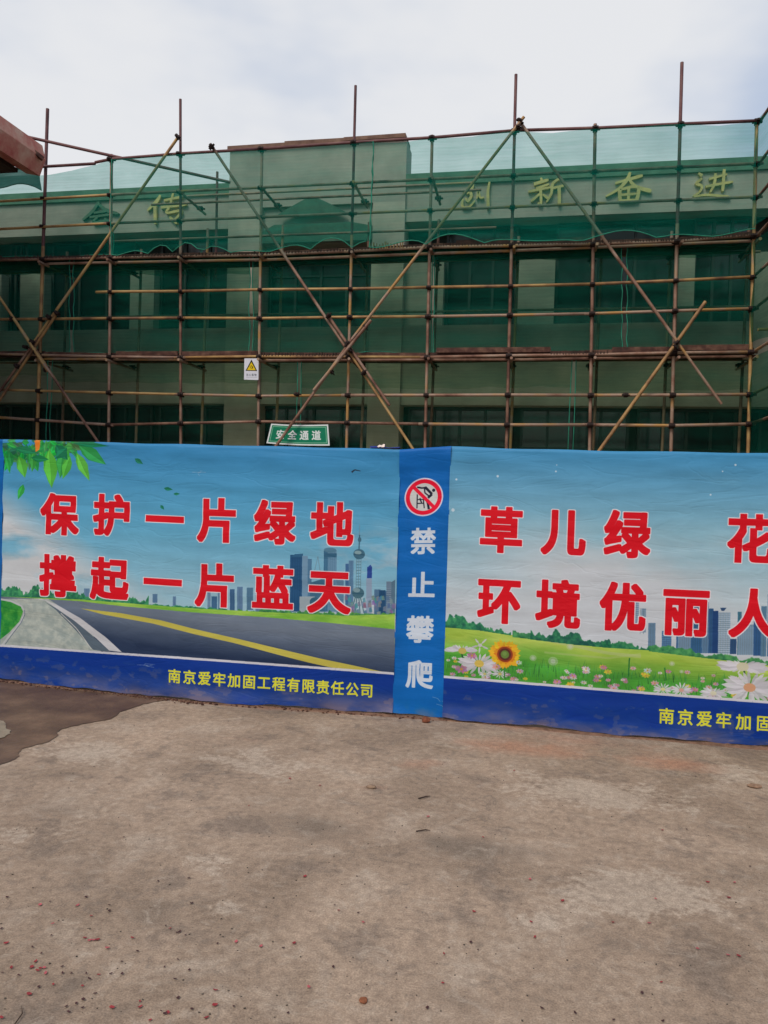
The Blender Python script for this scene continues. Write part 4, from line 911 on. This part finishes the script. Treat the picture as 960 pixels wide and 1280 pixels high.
def daisy(c, x, y, s, n_, fl, cen, rot=0, half=False):
    p = c.fn(x, y); s *= 1.12
    for k_ in range(n_):
        a = rot+k_*(math.pi if half else 2*math.pi)/n_+r.uniform(-.08, .08); g = r.uniform(.86, 1.08); c.petal(p, a, s*.1, s*r.uniform(.85, 1.08), s*.2, (176*g, 174*g, 182*g), .93, fl)
    c.disc(p, s*.22, s*.17, cen, 1, True, 12)
cR.line([(577, 815), (579, 824)], 4, (18, 44, 30)); daisy(cR, 578, 813, 50, 16, .32, (150, 136, 66), math.pi, True); daisy(cR, 600, 806, 26, 5, .9, (165, 164, 168), -.9)
daisy(cR, 599, 829, 58, 20, .52, (176, 150, 70)); small_flower(cR, 590, 819, 16, (140, 88, 128)); small_flower(cR, 577, 836, 20, (150, 90, 130)); small_flower(cR, 621, 833, 15, (168, 112, 118)); daisy(cR, 625, 842, 22, 12, .6, (160, 150, 90)); daisy(cR, 606, 842, 18, 12, .6, (160, 150, 90))
cR.line([(630, 830), (631, 848)], 4, (40, 90, 40)); sp = fnR(631, 817.5)
for k_ in range(34): cR.petal(sp, k_*.1848*1.0+r.uniform(-.05, .05), 12, r.uniform(40, 52), 12, (r.uniform(176, 200), r.uniform(126, 158), 34), .95, .92)
for k_ in range(26): cR.petal(sp, k_*.2417, 12, r.uniform(26, 36), 9, (168, r.uniform(84, 112), 26), .9, .95)
cR.disc(sp, 23, 23, (104, 38, 22), 1, True); cR.disc(sp, 18, 18, (58, 26, 22), 1, True); cR.disc(sp, 12, 12, (70, 92, 40), 1, True); cR.disc((sp[0]-1, sp[1]-2), 6, 6, (84, 110, 52), 1, True)
for _ in range(3): pass
daisy(cR, 927, 833, 66, 22, .26, (170, 166, 140)); cR.line([(929, 838), (930, 852)], 5, (30, 56, 34)); daisy(cR, 936, 859, 66, 26, .62, (168, 122, 92), .1); daisy(cR, 891, 866, 34, 18, .5, (176, 174, 150)); daisy(cR, 828, 861, 26, 14, .6, (176, 174, 120)); daisy(cR, 851, 862, 28, 14, .7, (172, 128, 118)); daisy(cR, 1030, 868, 50, 20, .5, (176, 170, 90))
for x, y, s in ((666, 822, 10), (691, 826, 14), (712, 808, 10), (839, 829, 8), (851, 839, 6)): cR.disc((x, y), s, s*.9, (170, 174, 170), .35); cR.disc((x, y), s*.5, s*.5, (176, 178, 178), .4)
cR.line([(786, 822), (785, 845)], 3.5, (24, 78, 34)); cR.line([(830, 834), (832, 850)], 3.5, (26, 80, 36)); 
footer(cR, 33, 540, 1300)
for x, y, s in ((620, 595, 3.5), (914, 581, 3), (898, 589, 2), (884, 618, 2.5), (692, 589, 2.5), (569, 599, 3), (565, 637, 5), (693, 581, 1.6)): cR.disc((x, y), s, s, (176, 190, 200), .85)
slogan(cR, [('草', 625, 662, 53, 57), ('儿', 702.5, 664, 54, 58), ('绿', 781, 667, 56, 59), ('花', 934.5, 672.5, 58, 61), ('环', 623.5, 749.5, 53, 58), ('境', 696.5, 754.5, 55, 60), ('优', 777, 758, 57, 61), ('丽', 855.5, 764, 58, 61), ('人', 939.5, 766, 60, 62)], 1)
# company line repeats on this panel, running out of the frame at the right
pR = [(833, 894.5)]; x = 833.
for k in range(13): x += 23.2+.55*k; pR.append((x, 894.5+(x-833)*.077))
for (x, y), ch in zip(pR, COMPANY): cR.char(ch, x, y, 19.5, 20, YELLOW, .025)
imR = cR.image('print_right', KP)

# ---- narrow strip
fnS = photo_to_canvas(XB1); cS = Canvas(int((XB2-XB1)*RES), int(HB*RES), fnS, (2, 70, 138))
nz = vnoise(cS.h, cS.w, 90, 51, 5, .8)[..., None]; cS.a[:] *= (.93+.14*nz)
Y_ = np.mgrid[0:cS.h, 0:cS.w][0]/cS.h; k = (np.clip((Y_-.93)/.07, 0, 1)**1.5*np.clip((vnoise(cS.h, cS.w, 30, 52, 5, 1)-.3)*2.5, 0, 1)*.6)[..., None]; cS.a[:] = cS.a*(1-k)+np.array((92, 88, 104))/255*k
pc = fnS(527.5, 621); q = fnS(551.5, 621); R_ = q[0]-pc[0]; 
cS.disc(pc, R_, R_, (190, 184, 204), 1, True, 48); cS.disc(pc, R_*.93, R_*.93, (188, 14, 36), 1, True, 48); cS.disc(pc, R_*.72, R_*.72, (176, 178, 176), 1, True, 48)
def S_(u, v): return (pc[0]+u*R_, pc[1]-v*R_)
BK = (14, 14, 26)
for pts, w in (([(-.36, .53), (-.10, .47), (.10, .50)], .09), ([(.05, .52), (.42, .14)], .13), ([(.42, .14), (.22, -.05)], .13), ([(.02, .50), (.05, .22), (.30, .02)], .07), ([(.10, -.05), (.22, -.32), (.28, -.64)], .12),
               ([(-.34, .15), (-.34, -.58)], .06), ([(-.02, -.1), (.04, -.58)], .06), ([(-.34, -.12), (.0, -.12)], .05), ([(-.34, -.32), (.02, -.32)], .06), ([(-.2, -.05), (-.1, -.32)], .07)):
    cS.line([S_(*p) for p in pts], w*R_, BK, 1, True)
cS.disc(S_(.5, .34), R_*.085, R_*.085, BK, 1, True)
cS.line([S_(-.55, .55), S_(.55, -.55)], R_*.17, (188, 14, 36), 1, True)
for ch, x, y, w, h in (('禁', 527, 676, 31, 33), ('止', 525.5, 731, 33, 33), ('攀', 524, 786.5, 33, 34), ('爬', 524, 842.5, 33, 35)): cS.char(ch, x, y, w, h, (176, 186, 200), .030)
for x0, y0 in ((540, 871), (552, 876), (545, 880)): cS.line([(x0, y0), (x0+7, y0+2), (x0+10, y0+6)], 1.5, (130, 150, 176), .6)
imS = cS.image('print_strip', KP)

# ---- banner sheets
def banner(name, X0, X1, im, label, seed, dy=0.0, bulge=.006):
    mt = print_mat(name+'_vinyl', im); nxx = int((X1-X0)/.018); nzz = 90; p0, p1 = px_of_X(X0), px_of_X(X1); rnd = random.Random(seed); ph = [rnd.uniform(0, 6.28) for _ in range(12)]
    cols = []
    for i in range(nxx+1):
        X = X0+(X1-X0)*i/nxx; xb = p0+(p1-p0)*i/nxx
        for _ in range(3): xb += (X-foot(xb).x)/((foot(xb+1).x-foot(xb).x) or 1)
        cols.append((foot(xb), head(xb)))
    v, uvs = [], []
    for j in range(-3, nzz+1):
        for i, (b, t) in enumerate(cols):
            s = i/nxx; u = max(0, j)/nzz; x = b.x; z = t.z+(b.z-t.z)*u; edge = min(s, 1-s)*(X1-X0)
            w = math.exp(-u*3.2)
            y = b.y+dy+bulge*math.sin(math.pi*u)*math.sin(math.pi*s)
            y += w*(.0035*math.sin(z*31+x*3.3+1.2*math.sin(x*1.9+ph[0])+ph[1])+.003*abs(math.sin(z*38-x*4.1+1.5*math.sin(x*2.7+ph[2])))**.5+.0025*abs(math.sin(x*6+z*19+ph[3]))**.5)
            y += .0012*math.sin(z*30+x*1.3+2*math.sin(x*1.1+ph[4]))+.003*math.sin(x*3.3+ph[5])*math.sin(z*4+ph[6])+.0010*math.sin(z*55+3*math.sin(x*1.7+ph[7]))
            y += .007*math.exp(-edge*14)*math.sin(z*15+ph[8])*(.4+w)-.004*math.exp(-edge*30)
            # pull points where the vinyl is tied
            for tx0 in (X0+.08, (X0+X1)/2, X1-.1): y -= .010*math.exp(-((x-tx0)**2/.05+(z-t.z+.03)**2/.012))
            if u > .955: q_ = (u-.955)/.045; y -= q_*(.012+.012*math.sin(x*5.1+ph[9])+.006*math.sin(x*17+ph[10])); z += q_*q_*(.006+.006*math.sin(x*7.7+ph[11])+.003*math.sin(x*29))
            if j < 0: y += (-j)*.012; z = t.z+(.003, .004, -.002)[-j-1]+.002*math.sin(x*9)
            elif j == 0: z += .0
            v.append((x, y, z)); uvs.append((s, 1-u))
    W_ = nxx+1; f = [(j*W_+i, (j+1)*W_+i, (j+1)*W_+i+1, j*W_+i+1) for j in range(nzz+3) for i in range(nxx)]
    me = bpy.data.meshes.new(name); me.from_pydata(v, [], f); me.update(); ul = me.uv_layers.new(name='UVMap'); li = np.zeros(len(me.loops), np.int32); me.loops.foreach_get('vertex_index', li)
    ul.data.foreach_set('uv', np.array(uvs, np.float32)[li].ravel())
    o = link(name, me, mt, None, smooth=True); return tag(o, label, 'banner')
banner('printed_banner', XA, XB1+.004, imL, 'printed vinyl banner with red characters over a road and city skyline', 1)
banner('printed_banner', XB2-.004, XEND, imR, 'printed vinyl banner with red characters over a flower meadow and sunflower', 2, dy=-.004)
banner('warning_banner', XB1, XB2, imS, 'narrow blue banner with a round no climbing sign and white characters', 3, dy=.004)
cB = Canvas(160, 820, None, (2, 66, 130)); cB.a *= (.93+.14*vnoise(820, 160, 90, 61, 5, .8)[..., None]); imB = cB.image('print_blue', KP)
banner('plain_banner', XA-3.0, XA-.002, imB, 'plain blue banner at the far left edge beside the printed leaves', 4, dy=.004)
banner('plain_banner', XEND+.002, XEND+.9, imB, 'plain blue banner beyond the right end of the meadow banner', 5, dy=.004)
# frame behind the banners
fr = empty('hoarding_frame', (foot(480).x, foot(480).y+.1, 0), 'steel post and rail frame behind the printed banners', 'fence')
for xb in (-540, -300, -70, 0, 240, 487, 557, 760, 970, 1180):
    p = foot(xb); h = head(xb); q = MB(); q.box(p.x-.02, p.x+.02, p.y+.045, p.y+.085, 0, h.z-.045); link('post', q.mesh(), M['steel'], fr)
    q = MB(); q.tube([(p.x, p.y+.07, h.z*.75), (p.x, p.y+.9, .02)], .018, 6); link('stay', q.mesh(), M['steel'], fr)
for dz in (-.03, -.95, -1.75):
    q = MB(); q.tube([Vector((foot(x).x, foot(x).y+.045+.02, head(x).z+dz)) for x in (-540, -300, -70, 0, 120, 240, 360, 487, 557, 650, 760, 860, 970, 1180)], .014, 6); link('rail', q.mesh(), M['steel'], fr)
# scraps of cloth caught on the top edge
def scrap(x, y, w, h, col, label):
    xb = x-7.4; b = foot(xb); a = head(xb); mt = mat('scrap', lin(col), .7); q = MB(); n_ = 6; v = []
    for j in range(4):
        for i in range(n_): v.append((a.x+w*(i/(n_-1)-.5)+random.uniform(-.006, .006), a.y+.005+.03*j+random.uniform(-.008, .008), a.z+.004+h*math.sin((j+.5)*.8)*random.uniform(.6, 1.2)))
    q.add(v, [(j*n_+i, j*n_+i+1, (j+1)*n_+i+1, (j+1)*n_+i) for j in range(3) for i in range(n_-1)])
    tag(link('cloth_scrap', q.mesh(), mt), label, 'scrap')
scrap(473, 561, .05, .035, (235, 215, 205), 'small pale crumpled scrap on the top edge of the hoarding')
scrap(478, 561, .22, .022, (20, 40, 120), 'dark blue fold of vinyl bunched on the top edge of the hoarding')

# ------------------------------------------------------------------ hanging signs
def flat_sign(name, corners, Y, im, label, cat, thick=.004, bend=0):
    P = [at(x, y, Y) for x, y in corners]; nx2, nz2 = 16, 6; v, uv = [], []
    for side in (0, 1):
        for j in range(nz2+1):
            for i in range(nx2+1):
                s, t = i/nx2, j/nz2; p = (P[0]*(1-s)+P[1]*s)*(1-t)+(P[3]*(1-s)+P[2]*s)*t
                p.z -= bend*math.sin(math.pi*s)*1.0; p.y += bend*.5*math.sin(s*7)+side*thick; v.append(tuple(p)); uv.append((s, 1-t))
    W_ = nx2+1; K_ = W_*(nz2+1); f = [(j*W_+i, (j+1)*W_+i, (j+1)*W_+i+1, j*W_+i+1) for j in range(nz2) for i in range(nx2)]
    f2 = [tuple(K_+a for a in q[::-1]) for q in f]; rim = [i for i in range(W_)]+[j*W_+nx2 for j in range(1, nz2+1)]+[nz2*W_+i for i in range(nx2-1, -1, -1)]+[j*W_ for j in range(nz2-1, 0, -1)]
    f3 = [(rim[i], rim[(i+1) % len(rim)], rim[(i+1) % len(rim)]+K_, rim[i]+K_) for i in range(len(rim))]
    me = bpy.data.meshes.new(name); me.from_pydata(v, [], f+f2+f3); me.update(); ul = me.uv_layers.new(name='UVMap'); li = np.zeros(len(me.loops), np.int32); me.loops.foreach_get('vertex_index', li)
    ul.data.foreach_set('uv', np.array(uv, np.float32)[li].ravel()); return tag(link(name, me, print_mat(name+'_print', im, .5, .05), smooth=False), label, cat)
c = Canvas(380, 130, None, (196, 210, 200)); c.poly([(9, 9), (371, 9), (371, 121), (9, 121)], (10, 84, 58), 1, True); 
for a in (([(16, 17), (364, 17)]), ([(16, 113), (364, 113)]), ([(17, 17), (17, 113)]), ([(363, 17), (363, 113)])): c.line(a, 3, (120, 170, 140), 1, True)
for k, ch in enumerate('安全通道'): c.char(ch, 74+76*k, 66, 56, 60, (196, 206, 204), .03, raw=True)
flat_sign('safe_passage_sign', [(339, 529.5), (410, 530.5), (412, 557), (333, 554)], Yo-.085, c.image('print_passage', KP*.9), 'green sign with four white characters hung above the hoarding', 'sign', bend=.015)
c = Canvas(190, 270, None, (186, 186, 196)); c.poly([(95, 14), (174, 158), (18, 158)], (20, 18, 12), 1, True); c.poly([(95, 46), (154, 148), (37, 148)], (196, 156, 24), 1, True)
c.poly([(86, 92), (98, 84), (100, 100), (90, 104)], (26, 22, 12), 1, True); c.poly([(102, 104), (118, 98), (116, 124), (104, 122)], (26, 22, 12), 1, True); c.line([(76, 96), (82, 118), (96, 126), (118, 122)], 6, (40, 30, 12), 1, True)
for k, ch in enumerate('当心落物'): c.char(ch, 42+36*k, 208, 30, 34, (62, 66, 74), .02, raw=True)
c.line([(24, 238), (170, 238)], 5, (110, 114, 120), .8, True)
flat_sign('warning_sign', [(305.5, 448), (323.2, 448), (323, 475), (305, 474.5)], Yo-.10, c.image('print_warning', KP*.9), 'small white warning sign with a yellow triangle tied to an upright', 'sign')

# ------------------------------------------------------------------ small things on the ground
pm = MB(); pm.add([(-.5, -.3, .1), (0, -.45, .02), (.5, -.2, .12), (.55, .25, .25), (.1, .45, .05), (-.45, .3, .2), (0, 0, .0)], [(0, 1, 6), (1, 2, 6), (2, 3, 6), (3, 4, 6), (4, 5, 6), (5, 0, 6)])
PET = {}
for nm, col in (('red', (.28, .03, .035)), ('pink', (.42, .09, .10)), ('dark', (.06, .02, .02))):
    q = pm.mesh('petal_'+nm); q.materials.append(mat('petal_'+nm, col, .7, vary=.3, scale=60)); PET[nm] = q
ZP = lambda x, y: (x*.3125, 1100+y*.3125)
pts = [(ZP(x, y), k) for x, y, k in ((345, 70, 'dark'), (437, 103, 'dark'), (437, 127, 'dark'), (365, 147, 'red'), (210, 178, 'pink'), (160, 103, 'pink'), (310, 105, 'pink'), (5, 198, 'dark'), (24, 256, 'red'), (340, 235, 'red'), (358, 245, 'pink'), (375, 244, 'pink'),
  (390, 242, 'red'), (430, 275, 'pink'), (530, 235, 'red'), (663, 187, 'dark'), (680, 197, 'red'), (708, 214, 'dark'), (718, 211, 'dark'), (742, 223, 'dark'), (205, 225, 'dark'), (130, 272, 'dark'), (165, 297, 'dark'), (142, 330, 'red'), (120, 358, 'dark'),
  (128, 352, 'red'), (150, 366, 'red'), (162, 357, 'red'), (178, 355, 'pink'), (182, 377, 'pink'), (248, 350, 'dark'), (250, 377, 'dark'), (285, 377, 'dark'), (345, 378, 'dark'), (358, 399, 'dark'), (395, 383, 'red'), (443, 379, 'dark'), (488, 379, 'dark'), (487, 330, 'dark'),
  (550, 288, 'dark'), (712, 322, 'dark'), (757, 364, 'dark'), (700, 400, 'dark'), (658, 352, 'dark'), (213, 422, 'red'), (330, 428, 'red'), (117, 461, 'red'), (155, 432, 'dark'), (380, 458, 'dark'), (333, 482, 'dark'), (330, 515, 'dark'), (305, 498, 'dark'), (265, 510, 'dark'),
  (275, 532, 'dark'), (448, 514, 'red'), (560, 490, 'red'), (560, 512, 'red'), (600, 565, 'red'), (6, 555, 'red'), (644, 528, 'dark'), (660, 538, 'dark'), (672, 535, 'red'), (712, 476, 'dark'), (767, 520, 'dark'), (863, 445, 'red'), (860, 503, 'red'), (825, 555, 'red'),
  (870, 258, 'dark'), (935, 510, 'dark'), (10, 375, 'dark'), (45, 355, 'red'), (75, 385, 'dark'), (200, 90, 'dark'), (765, 97, 'dark'))]
pts += [((480+x*.5, 880+y*.5), k) for x, y, k in ((110, 283, 'pink'), (248, 335, 'red'), (275, 183, 'dark'), (325, 168, 'red'), (368, 547, 'red'), (377, 585, 'red'), (572, 548, 'red'), (663, 550, 'pink'), (679, 489, 'pink'), (809, 447, 'red'), (876, 448, 'pink'), (862, 486, 'red'),
  (784, 614, 'pink'), (860, 630, 'pink'), (887, 632, 'red'), (693, 698, 'red'), (645, 725, 'dark'), (574, 792, 'dark'), (697, 795, 'dark'), (108, 762, 'dark'), (150, 627, 'red'), (147, 700, 'red'), (217, 598, 'dark'), (55, 511, 'dark'), (225, 521, 'red'), (446, 494, 'red'), (365, 440, 'pink'), (780, 183, 'dark'),
  (696, 317, 'red'), (757, 315, 'dark'), (915, 408, 'dark'), (395, 763, 'dark'), (478, 775, 'dark'), (235, 617, 'dark'))]
pts += [((x*.5, 840+y*.5), k) for x, y, k in ((177, 275, 'dark'), (272, 282, 'dark'), (310, 415, 'dark'), (472, 517, 'dark'), (415, 243, 'dark'), (725, 268, 'red'), (622, 336, 'red'), (762, 513, 'red'), (800, 285, 'red'), (847, 598, 'red'), (837, 585, 'dark'), (895, 604, 'dark'), (908, 628, 'pink'), (735, 680, 'red'), (652, 688, 'pink'),
  (395, 525, 'dark'), (480, 580, 'dark'), (708, 692, 'dark'), (833, 740, 'dark'), (772, 790, 'pink'), (537, 798, 'red'), (537, 835, 'red'), (720, 855, 'dark'), (590, 677, 'pink'), (893, 355, 'dark'), (18, 565, 'dark'), (215, 565, 'dark'))]
PL = {'red': 'small fallen red petal lying on the worn concrete', 'pink': 'small fallen faded pink petal lying on the worn concrete', 'dark': 'small dried dark petal lying on the worn concrete'}
PG = {'red': 'red petals on the concrete', 'pink': 'faded pink petals on the concrete', 'dark': 'dried dark petals on the concrete'}
rr = random.Random(4)
for (x, y), k in pts:
    p = at(x, y, Z=0); s = rr.uniform(.010, .017)*(1 if k != 'dark' else .8)
    o = link('petal', PET[k], None, None, Matrix.Translation((p.x, p.y, .0045)) @ Matrix.Rotation(rr.uniform(0, 6.28), 4, 'Z') @ Matrix.Diagonal((s, s*rr.uniform(.6, 1), s*.6, 1)))
    where = ('near the lower left corner' if x < 130 and y > 1190 else 'at the left edge of the foreground' if x < 130 and y > 1080 else 'left of the middle in the foreground' if x < 300 and y > 1080 else
             'near the middle of the lower edge' if x < 640 and y > 1080 else 'in the right foreground' if y > 1080 else 'in the middle distance on the left' if x < 330 else 'in the middle distance near the hoarding' if x < 640 else 'on the right below the meadow banner')
    tag(o, PL[k].replace(' lying on the worn concrete', ' on the concrete '+where), 'petal', PG[k].replace('on the concrete', where))
def rock(name, px_, r3, col, label, seed, cat='rubble'):
    bm = bmesh.new(); bmesh.ops.create_icosphere(bm, subdivisions=2, radius=1); rn = random.Random(seed)
    for v in bm.verts: v.co *= rn.uniform(.82, 1.1); v.co = Vector((v.co.x*r3[0], v.co.y*r3[1], v.co.z*r3[2]))
    me = bpy.data.meshes.new(name); bm.to_mesh(me); bm.free(); p = at(*px_, Z=0)
    tag(link(name, me, mat(name, col, .9, vary=.35, scale=40, bump=.4), None, Matrix.Translation((p.x, p.y, r3[2]*.8))), label, cat)
rock('brick_fragment', (532, 903), (.032, .025, .022), (.22, .07, .035), 'orange brick fragment on the ground below the blue strip', 1)
rock('dried_flower', (454, 1252), (.014, .017, .006), (.26, .09, .04), 'crumpled orange brown flower near the bottom of the picture', 2, 'flower')
rock('clay_lump', (943, 984), (.04, .03, .01), (.28, .17, .11), 'flat pale clay lump on the ground at the right', 3)
rock('clay_lump', (464, 985), (.03, .02, .010), (.27, .18, .12), 'small pale clay lump in the middle of the yard', 6)
def twig(a, b, r_, label):
    p, q_ = at(*a, Z=.006), at(*b, Z=.006); q = MB(); mid_ = (p+q_)/2+Vector((.01, .008, .003)); q.tube([p, mid_, q_], [r_, r_, r_*.4], 5); tag(link('twig', q.mesh(), M['dark_wood']), label, 'twig')
twig((523, 998), (538, 995), .0035, 'short dark twig lying below the blue strip of the hoarding')
twig((520, 1039), (538, 1038), .003, 'thin dark twig lying in the middle of the yard')
twig((17, 1282), (27, 1257), .0018, 'thin bent twig at the lower left corner')
# low ridge of red mud and rubbish gathered along the foot of the hoarding
q = MB(); rr = random.Random(21); prev = None; v = []; nb = 260
for i in range(nb):
    xb = -60+1120*i/(nb-1); b = foot(xb); g = .5+.5*math.sin(xb*.021+1)*math.sin(xb*.0073+.4)+rr.uniform(-.15, .15); w = max(.004, .012+.042*g); h = max(.002, .004+.010*g*rr.uniform(.5, 1.2))
    for k, (dy, dz) in enumerate(((.03, h*.8), (.0, h), (-w*.45, h*.65), (-w, -.002))): v.append((b.x+rr.uniform(-.003, .003), b.y+dy+rr.uniform(-.003, .003)-.012, max(-.003, dz+rr.uniform(-.001, .001))))
q.add(v, [(i*4+k, i*4+k+1, i*4+k+5, i*4+k+4) for i in range(nb-1) for k in range(3)])
tag(link('mud', q.mesh(), mat('red_mud', (.2, .11, .07), .95, vary=.45, scale=14, bump=.6, bscale=120)), kind='stuff')
# crumbs and grit: nobody could count these
q = MB(); rr = random.Random(9)
for _ in range(420):
    xb = rr.uniform(-40, 560)**1.0; xb = rr.choice((rr.uniform(-20, 260), xb)); b = foot(xb); s = rr.uniform(.003, .012); x, y = b.x+rr.uniform(-.02, .02), b.y-abs(rr.gauss(0, .035))-.008
    q.box(x, x+s*1.4, y, y+s, .003, .003+s*.8, jit=s*.3)
tag(link('debris', q.mesh(), M['bamboo']), kind='stuff')
q = MB()
for _ in range(420):
    p = at(rr.uniform(-40, 1000), 900+400*rr.random()**1.3, Z=0); s = rr.uniform(.0015, .0045); q.box(p.x, p.x+s*1.3, p.y, p.y+s, .0, s*.7, jit=s*.3)
tag(link('grit', q.mesh(), mat('grit', (.08, .065, .05), .9, vary=.6, scale=30)), kind='stuff')
